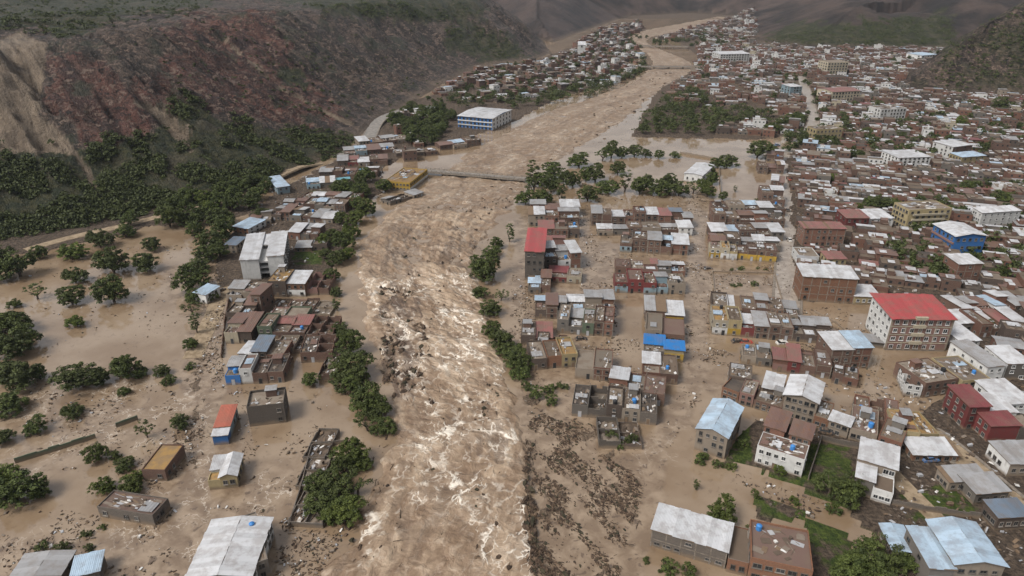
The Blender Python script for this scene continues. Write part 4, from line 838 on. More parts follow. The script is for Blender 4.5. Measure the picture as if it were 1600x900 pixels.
# bottom
W1 = landmark('warehouse', 'long grey block warehouse with smooth white tin roof at flooded street end', 'warehouse', (1015.5, 853), (1132, 889), ytop=827, C=(1034, 789), wall='gb', roof='wt', kind='shed', rise=.5, nst=2, ncf=7, ncs=3, over=.3, blank=.7, size=(1.4, .8), frame=True)
W2 = landmark('house', 'large flat brown roofed brick house with low parapet beside the white warehouse', 'house', (1167, 905), (1262, 926), ytop=874, C=(1177, 813), wall='ob', roof='fp', kind='flat', nst=2, ncf=5, ncs=3, junk=1, parapet=.55, size=(1.6, 1.2))
landmark('shed', 'low terrace with muddy orange floor squeezed between warehouse and brown roof', 'shed', (1134, 893), (1166, 901), h=3.4, depth=10, wall='ob', roof='fm', kind='flat', nst=1, ncf=2, ncs=1, parapet=.4)
landmark('warehouse', 'big weathered white corrugated hall roof at the near left shore', 'warehouse', (300, 930), (398, 926), h=5.0, C=(352, 812), wall='gr', roof='wt', kind='gabd', rise=.7, nst=2, ncf=6, ncs=7, over=.5, sidewall='wh', size=(1.2, 1.4), skip=.0)
landmark('annex', 'flat pale roofed annexe along the right side of the white hall', 'annex', (402, 908), (424, 900), h=4.6, depth=15, wall='gr', roof='fl', kind='flat', nst=2, ncf=1, ncs=6, parapet=.3, size=(1.1, 1.3), junk=1)
landmark('shed', 'grey green tin roofs half sunk at the bottom left edge', 'shed', (22, 918), (100, 912), h=2.6, depth=6, wall='gb', roof='gt', kind='gabd', rise=.4, nst=1, ncf=3, ncs=1)
landmark('shed', 'small pale blue white tin roof at the bottom left', 'shed', (118, 918), (160, 908), h=3, depth=5, wall='gb', roof='bt', kind='shed', rise=.3, nst=1, ncf=2, ncs=1)
landmark('house', 'flooded grey brick house with brown flat roof beside green trees', 'house', (157, 808), (243, 822), ytop=793, C=(182, 766), wall='gb', roof='fp', kind='flat', nst=1, ncf=5, ncs=3, junk=2, blank=.4)
landmark('house', 'narrow tan roofed brick house standing along the mud stream', 'house', (226, 751), (262, 752), ytop=735, C=(250, 694), wall='bw', roof='yo', kind='flat', nst=1, ncf=2, ncs=4, blank=.6)
landmark('ruined_house', 'grey roofless block house standing alone in brown flood water', 'house', (391, 667), (448, 660), ytop=640, depth=8, wall='gb', roof='fl', kind='flat', nst=2, ncf=4, ncs=2, blank=.75, junk=1, parapet=.8)
N9 = landmark('house', 'narrow house with red tin roof and blue balcony front in muddy current', 'house', (339, 685), (362, 683), h=3.6, C=(346, 635), wall='lb', roof='or', kind='shed', rise=.4, nst=1, ncf=2, ncs=3, over=.35)
root, x0, x1, y0, y1, h, vis, r = N9
volume(root, x0, x1, y0 - 3, y0 - .01, 0, 3.0, 'bu', 'wt', 'shed', .3, 2, r, over=.3)
N10 = landmark('house', 'yellow fronted house with white gable roof alone in swirling brown water', 'house', (347, 764), (373, 761), h=3.6, C=(350, 711), wall='by', roof='wt', kind='gabd', rise=.8, nst=1, ncf=2, ncs=3, over=.35)
root, x0, x1, y0, y1, h, vis, r = N10
volume(root, x0 - 2.8, x0 - .01, y0, y1 - 5, 0, 2.6, 'by', 'yo', 'flat', r=r); volume(root, x0 - 2.6, x0 - .02, y1 - 4.9, y1, 0, 3.5, 'wh', 'wt', 'shed', .3, 2, r, over=.3)
# left town
H_ = landmark('hospital', 'white four storey U shaped building with pale blue tin roofs', 'hospital', (381, 440), (447, 434), ytop=407, C=(399, 366), wall='wh', roof='bt', kind='shed', body=False)
root, x0, x1, y0, y1, h, vis, r = H_; w = x1 - x0
volume(root, x0, x0 + w * .42, y0, y1, 0, h, 'wh', 'wt', 'shed', .5, 2, r, over=.4); volume(root, x0 + w * .62, x1, y0 + 1.5, y1 + .5, 0, h, 'wh', 'wt', 'shed', .5, 2, r, over=.4)
volume(root, x0 + w * .42 + .01, x0 + w * .62 - .01, y0 + (y1 - y0) * .55, y1 - .3, 0, h - .3, 'wh', 'wt', 'shed', .3, 2, r, over=.1)
windows(root, 'r', y0 + 1.8, y1 + .2, x1 + .003, 0, h, 4, 9, (1.6, 1.6), None, r, .02); windows(root, 'f', x0 + w * .44, x0 + w * .60, y0 + (y1 - y0) * .55 - .003, 0, h, 4, 2, (1.3, 1.6), None, r, 0)
for i in range(1, 4): band(root, 'balcony', x0 + w * .42 + .02, x0 + w * .62 - .02, y0 + 1.5, y0 + (y1 - y0) * .55 - .02, h * i / 4 - .2, h * i / 4 + .5, 'w_wh')
landmark('house', 'orange and white house with sloping blue tin roof by the market street', 'house', (365, 364), (389, 368), ytop=354, C=(377, 338), wall='ob', roof='bt', kind='shed', rise=.4, nst=2, ncf=3, ncs=3, sidewall='wh')
landmark('house', 'house with dark blue tin roof left of the white U shaped building', 'house', (353, 396), (371, 397), h=4, depth=9, wall='lc', roof='st', kind='shed', rise=.4, nst=2, ncf=2, ncs=3)
landmark('house', 'small white walled house with blue roof by the flooded field trees', 'house', (306, 472), (324, 476), h=4, depth=7, wall='wh', roof='bt', kind='shed', rise=.4, nst=2, ncf=2, ncs=2)
landmark('house', 'long pale blue tin roofed house lining the hillside road', 'house', (435, 306), (454, 303), h=4.5, depth=22, wall='lb', roof='bt', kind='shed', rise=.5, nst=2, ncf=2, ncs=5, near=1)
N1 = landmark('school', 'blue and white three storey school with white tin roof by the river', 'school', (716, 200), (769, 205), ytop=181, C=(736, 166), wall='bu', roof='wt', kind='gabw', rise=1.0, nst=3, ncf=9, ncs=6, sidewall='wh', size=(1.6, 1.6), blank=.0, over=.8, near=1)
root, x0, x1, y0, y1, h, vis, r = N1
for i in (1, 2): band(root, 'floor_band', x0 - .1, x1 + .1, y0 - .5, y0 - .005, h * i / 3 - .2, h * i / 3 + .5, 'w_wh')
N2 = landmark('market_hall', 'yellow riverside building with white base and flat tan roof above the torrent', 'hall', (602, 296), (641, 299), h=4.6, C=(632, 262), wall='ye', roof='yo', kind='flat', nst=2, ncf=7, ncs=11, size=(1.1, 1.0), blank=.02, junk=2, near=1)
root, x0, x1, y0, y1, h, vis, r = N2
band(root, 'plinth', x1 - .02, x1 + .08, y0 - .06, y1, -1, 1.9, 'w_wh'); band(root, 'plinth', x0, x1 - .03, y0 - .08, y0 + .02, -1, .9, 'w_lb')
landmark('house', 'small pale blue roofed hall beside the flooded park trees', 'hall', (1068, 284), (1096, 288), h=5, C=(1075, 252), wall='wh', roof='wt', kind='gabd', rise=.7, nst=1, ncf=3, ncs=3, near=1)

# ---- terraces of houses, traced front line by front line
g1 = 'houses of the riverside block'
row('in the rear line of the riverside block', (829, 340), (905, 340), ['gt:br', 'ru:bw', 'wt:bw'], 8, 5.0, g1)
row('in the second line of the riverside block', (826, 354), (905, 354), ['wt:lc', 'fm:br', 'gt:bw'], 8, 5.4, g1)
row('in the third line of the riverside block', (842, 372), (905, 372), ['pt:bw', 'fl:br', 'fm:dk'], 8, 4.4, g1)
landmark('apartment_building', 'tall grey four storey building with long red tin roof in the riverside block', 'apartment building', (820, 437), (849, 438), ytop=393, C=(820, 358), wall='gb', roof='rt', kind='shed', rise=.8, nst=4, ncf=3, ncs=3, blank=.1)
row('beside the tall grey riverside building', (845, 395), (882, 396), ['pt:rd', 'pt:pk'], 8, 4.2, g1)
row('right of the tall grey riverside building', (850, 424), (907, 420), ['wt:dk', 'gt:wh', 'wt:br'], 11, 7.2, g1)
row('at the front of the riverside block', (856, 441), (908, 444), ['mt:rd', 'fl:cr'], 8, 3.0, g1)
row('on the bank below the tall grey building', (825, 458), (860, 459), ['bt:gr', 'ru:bw'], 9, 3.4, g1)
g2 = 'houses of the two storey block between the flooded streets'
row('in the long rear terrace behind the park', (924, 353), (1081, 356), ['gt:bw', 'fm:bw', 'wt:bw', 'fm:br', 'fp:br', 'wt:bw', 'pt:br', 'st:bw', 'gt:bw'], 8, 6.6, g2, dens=1.2)
row('in the middle terrace behind the park', (934, 368), (1081, 369), ['wt:lc', 'gt:gr', 'fm:bw', 'fl:lc', 'gt:bw', 'wt:wh'], 7, 3.4, g2)
row('facing the street in the terrace behind the park', (968, 393), (1074, 400), ['fl:bw:lb', 'fm:bw', 'gt:bw', 'bt:bw', 'wt:br'], 9, 5.6, g2, dens=1.2)
g3 = 'houses of the block with the burgundy fronts'
row('in the rear line behind the burgundy fronts', (961, 430), (1070, 434), ['fp:bw', 'fl:pk', 'pt:pk', 'gt:gr', 'wt:br'], 7.5, 3.4, g3)
row('in the street line of burgundy and white fronts', (960, 458), (1070, 461), ['fp:rd:lb', 'fp:rd', 'fm:rd:lb', 'gt:lb', 'fl:lc'], 8, 4.4, g3)
g4 = 'houses of the grey roofed block by the bank'
row('on the bank left of the grey roofed block', (836, 498), (884, 499), ['bt:dk', 'ru:bw', 'gt:gr'], 10, 4.4, g4)
row('in the rear line of the grey roofed block', (888, 495), (960, 496), ['wt:gr', 'gt:lc', 'gt:ob'], 11, 4.8, g4)
row('in the front line of the grey roofed block', (870, 520), (957, 527), ['fl:gr', 'gt:gr', 'fm:gn', 'fl:bw', 'fp:br'], 9, 5.0, g4)
row('by the dark riverbank trees', (814, 538), (862, 539), ['fl:dk', 'pt:br'], 8, 3.2, g4)
row('below the riverbank houses, amid rubble', (831, 578), (902, 573), ['fl:dk', 'fm:ob', 'yo:by'], 9, 4.0, g4, dens=1.3)
row('on the rubble bank below the dark trees', (838, 556), (886, 558), ['fl:dk', 'no:bw', 'fm:bw'], 8, 2.8, g4, dens=1.4)
row('at the water’s edge below the grey roofs'.replace('’', ''), (898, 591), (955, 596), ['fl:lc', 'fl:br'], 9, 4.2, g4, dens=.4)
g5 = 'houses in the narrow block with the blue tarpaulin roofs'
row('at the back of the blue tarpaulin block', (1007, 503), (1067, 507), ['gt:bw', 'wt:bw:ye'], 11, 4.4, g5)
row('just behind the blue tarpaulin roofs', (1007, 534), (1068, 540), ['fl:lc', 'fp:bw'], 11, 4.2, g5, dens=.5)
row('under a bright blue cover', (1005, 561), (1067, 567), ['bl:gr', 'bl:by:ye'], 6.6, 4.0, g5)
row('in front of the blue tarpaulin roofs', (1003, 597), (1058, 602), ['wt:br', 'fm:bw'], 11, 4.4, g5, dens=.5)
g6 = 'low wrecked houses on the last block before the mud bar'
row('at the back of the mud bar block', (949, 624), (1037, 636), ['wt:br:wh', 'fl:bw', 'fp:bw'], 9, 4.0, g6)
row('at the front of the mud bar block', (893, 650), (1025, 664), ['fd:gr', 'no:gb', 'fl:dk', 'fm:lc', 'fd:gb'], 8.5, 3.8, g6, dens=1.3)
row('half buried at the mud bar', (935, 701), (1003, 703), ['no:gb', 'no:dk'], 9, 2.2, g6)
g7 = 'houses of the block with the yellow street fronts'
row('in the rear line of the yellow fronted block', (1114, 338), (1226, 340), ['fd:bw', 'fl:lc', 'bt:bw', 'wt:gr', 'fd:bw'], 8, 4.8, g7)
row('in the second line of the yellow fronted block', (1113, 354), (1225, 356), ['fm:bw', 'fm:bw', 'ru:bw', 'gt:br', 'fd:bw'], 8, 5.8, g7)
row('in the third line of the yellow fronted block', (1110, 375), (1223, 377), ['wt:bw', 'bt:wh', 'fm:bw', 'gt:bw', 'wt:gr'], 8, 4.6, g7)
row('behind the yellow street fronts', (1110, 391), (1218, 395), ['ru:br', 'fm:dk', 'gt:dk', 'wt:wh', 'wt:gr'], 7.5, 4.8, g7)
row('in the line of yellow street fronts', (1107, 403), (1212, 411), ['fl:cr:ye', 'yo:cr:wh', 'fm:by:wh', 'fm:bw:ye', 'fp:bw:ye', 'fd:bw:ye', 'fp:bw:ye'], 7, 4.2, g7)
row('left of the main street near the road fork', (1197, 252), (1223, 254), ['ru:bw', 'wt:bw'], 11, 5.5, g7)
row('left of the main street, second line from fork', (1184, 271), (1224, 273), ['fm:bw', 'ru:bw', 'wt:bw'], 10, 5.0, g7)
row('left of the main street, third line from fork', (1203, 295), (1223, 297), ['wt:bw', 'ru:br'], 10, 5.0, g7)
row('left of the main street, above the yellow fronts', (1188, 322), (1225, 324), ['fm:bw', 'wt:bw'], 12, 6.0, g7)
g8 = 'houses of the block right of the wide flooded street'
row('in the rear row right of the wide street', (1111, 491), (1245, 504), ['fl:dk', 'wt:wh', 'fm:bw', 'gt:bw', 'fm:ob', 'gt:lc'], 9, 4.2, g8, dens=1.2)
row('in the front row right of the wide street', (1112, 523), (1299, 538), ['yo:cr:wh', 'fm:by:ye', 'wt:rd', 'gt:bw', 'fl:bw', 'fl:bw', 'gt:dk', 'gt:dk', 'gt:dk'], 9, 4.6, g8, dens=1.2)
g9 = 'broken houses below the long brick terrace'
row('in the broken terrace facing the brown lake', (1158, 568), (1204, 574), ['fl:lc', 'fm:gr'], 7, 3.0, g9, dens=1.4)
row('in the pink broken terrace', (1206, 580), (1296, 593), ['pt:br:pk', 'pt:rd', 'fl:bw', 'fp:bw'], 8, 4.0, g9, dens=1.4)
row('tall at the bend of the brown lake', (1294, 577), (1356, 576), ['wt:bw', 'bt:br'], 10, 6.4, g9)
row('in the broken slope terraces above the ochre roofs', (1332, 662), (1402, 678), ['fm:br', 'no:bw', 'fp:br'], 9, 3.0, g9, dens=1.4)
row('low by the bend of the brown lake', (1298, 598), (1338, 607), ['fd:bw', 'fm:br'], 6, 3.2, g9)
g10 = 'flooded terraces on the left bank'
row('in the upper left terrace below the U building', (355, 471), (412, 472), ['gt:lc', 'fl:lc'], 8, 3.6, g10)
row('in the walled line below the U shaped building', (421, 463), (478, 464), ['yo:dk', 'wt:ob:wh'], 9, 5.4, g10)
row('right end of the line below the U building', (480, 461), (514, 461), ['no:pk', 'no:bw'], 12, 3.0, g10)
row('dark and tall in the left bank terrace', (382, 492), (411, 493), ['ru:br', 'ru:bw'], 10, 6.5, g10)
row('rear of the middle left bank terrace', (356, 506), (394, 507), ['fl:dk', 'ru:dk'], 9, 4.5, g10)
row('in the rear of the pink roofed left terrace', (418, 508), (478, 509), ['fl:pk', 'fl:gn'], 8, 2.8, g10, dens=.5)
row('in the front of the cream left terrace', (353, 537), (395, 537), ['ru:cr', 'ru:dk'], 12, 4.4, g10)
row('in the pink roofed left bank terrace', (405, 532), (478, 533), ['fm:gn', 'pt:bw', 'pt:bw'], 9, 4.4, g10)
row('in the walled yards above the pink roofed terrace', (416, 493), (516, 495), ['no:bw', 'no:pk', 'no:bw', 'no:lc'], 10, 1.5, g10)
row('in the sunken yards between the left terraces', (398, 553), (520, 552), ['no:bw', 'fl:lc', 'no:dk', 'no:bw'], 8, 2.0, g10)
row('in the sunken yards before the dark left terrace', (376, 584), (446, 586), ['fm:bw', 'no:lc', 'fl:dk'], 6, 2.6, g10)
row('roofless beside the torrent trees', (480, 532), (520, 533), ['no:bw', 'no:bw'], 12, 3.2, g10)
row('in the third left bank terrace', (376, 571), (445, 572), ['wt:wh', 'st:dk', 'fl:br'], 8, 4.4, g10)
row('on the third left terrace by the big trees', (471, 568), (521, 565), ['fd:bw', 'no:bw'], 9, 4.4, g10)
row('in the blue and white fronted left terrace', (354, 602), (445, 598), ['gt:bu', 'fp:wh', 'fd:bw', 'fd:bw'], 8, 4.2, g10)
row('front row by the small round tree', (498, 595), (523, 595), ['no:bw'], 10, 2.6, g10)
row('in the flooded walled lot below the torrent trees', (474, 720), (508, 722), ['no:gb'], 13, 1.8, g10)
row('in the lower walled lot by the torrent trees', (462, 765), (500, 766), ['no:gb'], 12, 1.6, g10)
row('by the left shore near the white hall', (450, 822), (505, 826), ['no:gb', 'no:gb'], 9, 1.6, g10)
g11 = 'houses along the left road into town'
row('by the market street, near the blue roofs', (452, 375), (498, 377), ['wt:br', 'gt:gr', 'wt:bw'], 9, 4.0, g11)
row('by the market street behind the U building', (425, 345), (520, 350), ['gt:dk', 'ru:br', 'wt:gr', 'fm:bw', 'gt:bw', 'wt:lc'], 9, 3.8, g11)
row('by the road wood above the U building', (392, 352), (424, 350), ['ru:bw', 'gt:lc'], 9, 3.4, g11)
row('near the green lot above the U building', (470, 318), (560, 322), ['fm:bw', 'wt:gr', 'ru:bw', 'gt:dk', 'fm:br'], 9, 3.4, g11)
row('right of the U building by the bank trees', (462, 394), (512, 393), ['gt:bw', 'fm:dk'], 6, 3.0, g11)
row('in the upper market street line', (440, 330), (540, 333), ['gt:dk', 'ru:pk', 'fl:bw', 'bt:gr', 'gt:lc', 'fm:bw'], 10, 3.8, g11)
row('behind the yellow riverside building', (480, 297), (548, 292), ['bt:lb', 'wt:gr', 'tq:lc'], 10, 3.8, g11)
row('on the brown slope near the yellow riverside building', (500, 280), (590, 278), ['gt:dk', 'fm:bw', 'ru:bw', 'fm:bw', 'wt:bw'], 11, 3.8, g11)
row('below the grey road on the left bank', (528, 262), (606, 258), ['gt:dk', 'pt:rd', 'wt:lc', 'fm:bw', 'ru:bw'], 12, 3.8, g11)
row('at the grey road bend', (540, 246), (618, 240), ['gt:gr', 'bt:lb', 'ru:bw', 'gt:bw'], 13, 4.0, g11)
row('between grey road and left bank trees', (562, 232), (640, 224), ['wt:lc', 'fm:bw', 'gt:bw', 'fl:lc'], 14, 4.0, g11)
row('on the shore by the yellow riverside building', (610, 322), (662, 306), ['gt:gr', 'no:dk', 'gt:lc'], 6, 2.2, g11)
row('by the school near the left bank trees', (688, 236), (752, 228), ['ru:bw', 'bt:lc', 'fm:bw'], 10, 4.0, g11)

# ---- the dense quarter on the right bank: a lattice of lots, row by row
def clear(x, y, rad, ahead=0.0):
    for cx, cy, ux, uy, hw, hd in FOOT:
        dx, dy = x - cx, y - cy
        if abs(dx * ux + dy * uy) < hw + rad and -hd - rad - (ahead if hw > 5 and hd > 2 else 0) < -dx * uy + dy * ux < hd + rad: return False
    return True
NEARQ = [(1244, 470), (1241, 300), (1239, 262), (1330, 250), (1700, 262), (1760, 560), (1640, 600), (1530, 590), (1500, 545), (1478, 452), (1420, 452), (1340, 462)]
def quarter(poly, yaw, du, dv, jit, seed):
    u = np.array((math.cos(yaw), math.sin(yaw))); v = np.array((-u[1], u[0])); P = GP(poly); r = random.Random(seed)
    a, b = P @ u, P @ v; out = []
    j = 0; bv = b.min()
    while bv < b.max():
        au = a.min() + r.uniform(0, du)
        while au < a.max():
            w = du * r.uniform(.72, 1.1); p = u * (au + w / 2) + v * (bv + r.uniform(-jit, jit))
            if inpoly(np.array([p[0]]), np.array([p[1]]), P)[0]: out.append((p, w, j))
            au += w + (r.uniform(1.5, 4) if r.random() < .16 else .25)
        bv += dv * (1.35 if j % 3 == 2 else 1.0); j += 1
    return u, v, out
FAR = []     # lots too small to build one by one: (x, y, yaw, w, d, h, style)
SH = ['wt:br', 'wt:bw', 'gt:bw', 'gt:br', 'fl:bw', 'fm:bw', 'fm:br', 'ru:bw', 'fm:bw', 'gt:gr', 'fp:br', 'fd:br', 'fd:bw', 'bt:bw', 'wt:wh', 'fl:gr', 'pt:br', 'fm:dk', 'gt:dk', 'fd:dk', 'ru:br', 'ru:dk', 'mt:bw', 'fl:br', 'wt:bw', 'fm:br', 'fd:bw', 'fp:bw', 'fm:dk']
def fill_near(limit):
    global NHOUSE
    u, v, lots = quarter(NEARQ, math.radians(-19), 7.6, 8.8, .7, 5); r = random.Random(8)
    lots = [l for l in lots if clear(l[0][0], l[0][1], 2.8, 3.5)]
    lots.sort(key=lambda l: (l[2], float(l[0] @ u)))
    rows_, cnt = {}, {}
    for p, w, j in lots: rows_.setdefault(j, []).append((p, w))
    keys = sorted(rows_); left = limit
    for n_, j in enumerate(keys):
        for i, (p, w) in enumerate(rows_[j]):
            d, h, st = 8.2 * r.uniform(.75, 1.0), r.choice((2.6, 2.8, 3.0, 3.2, 4.6, 5.2)), r.choice(SH)
            if left <= 0 or i >= 20 or n_ >= 20: FAR.append((p[0], p[1], math.atan2(u[1], u[0]), w, d, h, st)); continue
            left -= 1; NHOUSE += 1
            root = link('house', None, loc=(p[0], p[1], .3)); root.rotation_euler[2] = math.atan2(u[1], u[0]) + r.uniform(-.02, .02)
            tag(root, f"{house_desc(st)}, {ORD[i]} from left in {ORD[n_]} line of the crowded right quarter", 'house', 'houses of the crowded right bank quarter')
            FOOT.append((p[0], p[1], u[0], u[1], w / 2, d / 2)); cx = float(-p @ u)
            small_house(root, w, d, h, st, 'r' if cx > w / 2 else 'l' if cx < -w / 2 else '', r, 1 if n_ < 6 else 0, dens=1.3)
NEAR_R = [(1500, 480), (1640, 470), (1700, 640), (1600, 640), (1560, 610), (1530, 560)]
def fill_far():
    r = random.Random(21); roads = [GP([(1222, 226), (1250, 212), (1268, 200), (1272, 190), (1268, 175), (1262, 150), (1252, 120)]), GP([(566, 228), (584, 200), (612, 180), (652, 168)]), GP([(480, 266), (547, 240)])]
    for poly, yaw, keep, seed in (([(1239, 262), (1262, 205), (1200, 214), (1215, 190), (1190, 150), (1110, 120), (1085, 100), (1090, 70), (1180, 74), (1480, 80), (1440, 112), (1395, 140), (1460, 146), (1700, 156), (1700, 262), (1330, 250)], -18, .84, 31),
                                  ([(1040, 150), (1090, 108), (1110, 125), (1200, 160), (1190, 172), (1060, 172)], -12, .5, 32), ([(1076, 208), (1200, 190), (1190, 215), (1078, 216)], -8, .45, 36),
                                  ([(655, 165), (700, 132), (760, 108), (868, 92), (930, 50), (1000, 34), (1005, 48), (975, 60), (1008, 92), (1000, 116), (950, 138), (870, 150), (780, 160), (720, 162), (690, 150)], 24, .50, 33),
                                  ([(600, 250), (620, 190), (660, 170), (700, 168), (660, 230), (690, 246), (640, 256)], 20, .3, 34), ([(1020, 62), (1100, 40), (1180, 20), (1180, 70), (1090, 64)], 0, .5, 35)):
        far = poly[0][1] < 190 or seed == 31
        u, v, lots = quarter(poly, math.radians(yaw), 8.6, 9.6, 1.4, seed)
        for p, w, j in lots:
            if r.random() > keep or not clear(p[0], p[1], 4, 9): continue
            if min(float(segdist(np.array([p[0]]), np.array([p[1]]), R)[0][0]) for R in roads) < 8: continue
            z, kind, _, _ = hills(np.array([p[0]]), np.array([p[1]]))
            if z[0] > 16: continue
            FAR.append((p[0], p[1], math.radians(yaw) + r.uniform(-.12, .12), w * r.uniform(.85, 1.15), 8 * r.uniform(.8, 1.2), r.choice((2.6, 2.8, 3, 3.2, 4.5, 5.5, 7)), r.choice(SH if r.random() < .80 else ['wt:wh', 'wt:lc', 'wt:cr', 'bt:wh', 'wt:gr']), float(z[0])))
    mats = {}; ml = []; m = MB()
    def mi(key):
        if key not in mats: mats[key] = len(ml); ml.append(M[key])
        return mats[key]
    for f in FAR:
        x, y, yaw, w, d, h, st = f[:7]; z0 = f[7] if len(f) > 7 else .2; rf, wl = st.split(':')[:2]; c, s = math.cos(yaw), math.sin(yaw)
        def T(a, b, z): return (x + a * c - b * s, y + a * s + b * c, z0 + z)
        hw, hd = w / 2, d / 2; W0, R0, GL = mi('w_' + wl), mi('r_' + rf), mi('glass')
        sl = r.uniform(-.5, .5) if rf in TIN else 0; b = [T(-hw, -hd, -2), T(hw, -hd, -2), T(hw, hd, -2), T(-hw, hd, -2)]; t = [T(-hw, -hd, h), T(hw, -hd, h), T(hw, hd, h + sl), T(-hw, hd, h + sl)]
        for i in range(4): m.quad(b[i], b[(i + 1) % 4], t[(i + 1) % 4], t[i], W0)
        o = .4 if rf in TIN else .0; cut = hd * r.uniform(-.3, .6) if r.random() < .75 else -hd - o
        e = .12; q = [T(-hw - o, cut, h + e), T(hw + o, cut, h + e), T(hw + o, hd + o, h + e + sl), T(-hw - o, hd + o, h + e + sl)]; i0 = [(a[0], a[1], a[2] - .1) for a in q]
        m.quad(*q, R0)
        for i in range(4): m.quad(i0[i], i0[(i + 1) % 4], q[(i + 1) % 4], q[i], R0)
        m.quad(*t, mi('r_' + r.choice(('fm', 'fd', 'fl'))))
        nst = max(1, int(h / 2.6)); nc = max(1, int(w / 2.6)); sx = -1 if x > 0 else 1
        for k in range(nst):
            zc = h * (k + .52) / nst
            for i in range(nc):
                if r.random() < .25: continue
                a = -hw + w * (i + .5) / nc; m.quad(T(a - .5, -hd - .03, zc - .55), T(a + .5, -hd - .03, zc - .55), T(a + .5, -hd - .03, zc + .55), T(a - .5, -hd - .03, zc + .55), GL)
            if r.random() < .6:
                a = r.uniform(-hd * .5, hd * .5); X = sx * (hw + .03); m.quad(T(X, a - .5, zc - .55), T(X, a + .5, zc - .55), T(X, a + .5, zc + .55), T(X, a - .5, zc + .55), GL)
        for _ in range(r.choice((0, 1, 2, 2, 3))):    # rooftop rooms, leaning sheets, stores
            a, bb = r.uniform(-hw, hw * .2), r.uniform(-hd, 0); ww = r.uniform(1.0, 3.4); hh = r.choice((.25, .3, .45, .9, 1.9)); z1 = h + .14
            p4 = [T(a, bb, z1 + hh), T(a + ww, bb, z1 + hh), T(a + ww, bb + ww, z1 + hh + .2), T(a, bb + ww, z1 + hh + .2)]; p0 = [T(a, bb, z1 - .1), T(a + ww, bb, z1 - .1), T(a + ww, bb + ww, z1 - .1), T(a, bb + ww, z1 - .1)]
            m.quad(*p4, mi('r_' + r.choice(('wt', 'gt', 'wt', 'fl', 'wt', 'ru'))))
            for i in range(4): m.quad(p0[i], p0[(i + 1) % 4], p4[(i + 1) % 4], p4[i], W0)
    tag(link('distant_houses', m.mesh('distant_houses', ml)), 'mass of small brick and tin roofed houses filling the far valley', 'houses', kind='stuff')
row('in the line right of the red roofed block', (1500, 500), (1600, 496), ['wt:bw', 'gt:br', 'ru:bw', 'bt:wh', 'wt:br', 'gt:bw'], 9, 4.6, 'houses right of the red roofed block')
row('in the line above the tall white sided house', (1528, 528), (1602, 524), ['fm:br', 'wt:bw', 'pt:br', 'wt:gr'], 9, 4.2, 'houses right of the red roofed block')
fill_near(max(0, 296 - sum(1 for o in S.objects if o.get('category') and o.name.split('.')[0] == 'house'))); fill_far()
print('houses', NHOUSE, 'far', len(FAR))
# ------------------------------------------------------------------ trees
def leaf_mats():
    for nm, a, b in (('leaf', (0.015, 0.025, 0.006), (0.092, 0.115, 0.026)), ('leaf_light', (0.026, 0.045, 0.006), (0.11, 0.135, 0.022)), ('leaf_far', (0.018, 0.029, 0.007), (0.070, 0.085, 0.020))):
        k = N(nm); f = k.attr('tone'); c = k.mix(f, a, b); c = k.mix(k.ramp(k.rand(), 0, 1, 0, .5), c, (0.040, 0.043, 0.015))
        M[nm] = k.out(c, 0.65, 0, 0.25)
    k = N('bark'); M['bark'] = k.out(k.mix(k.noise(3, k.obj(), 4), (0.045, 0.032, 0.024), (0.11, 0.085, 0.065)), 0.9)
leaf_mats()
def leaves(centres, radii, per, size, seed, tone=None):
    """many small leaf sprays scattered through clumps"""
    r = np.random.default_rng(seed); n = len(centres) * per
    c = np.repeat(centres, per, 0); rad = np.repeat(radii, per)
    d = r.normal(size=(n, 3)); d /= np.linalg.norm(d, axis=1)[:, None]; d[:, 2] = np.abs(d[:, 2]) * .9 - .28 * (r.random(n) < .5)
    p = c + d * (rad * r.random(n) ** .45)[:, None] * np.array((1, 1, .75))
    nrm = d + r.normal(size=(n, 3)) * .55 + (0, 0, .35); nrm /= np.linalg.norm(nrm, axis=1)[:, None]
    a = np.cross(nrm, r.normal(size=(n, 3))); a /= np.linalg.norm(a, axis=1)[:, None]; b = np.cross(nrm, a)
    s = (size * (.6 + .8 * r.random(n)))[:, None]
    V = np.stack([p - a * s, p - b * s * .55 + nrm * s * .12, p + a * s, p + b * s * .55 + nrm * s * .12], 1).reshape(-1, 3)
    t = np.repeat(r.random(len(centres)), per) * .65 + r.random(n) * .35
    return V, np.arange(n * 4).reshape(-1, 4), np.repeat(t, 4)
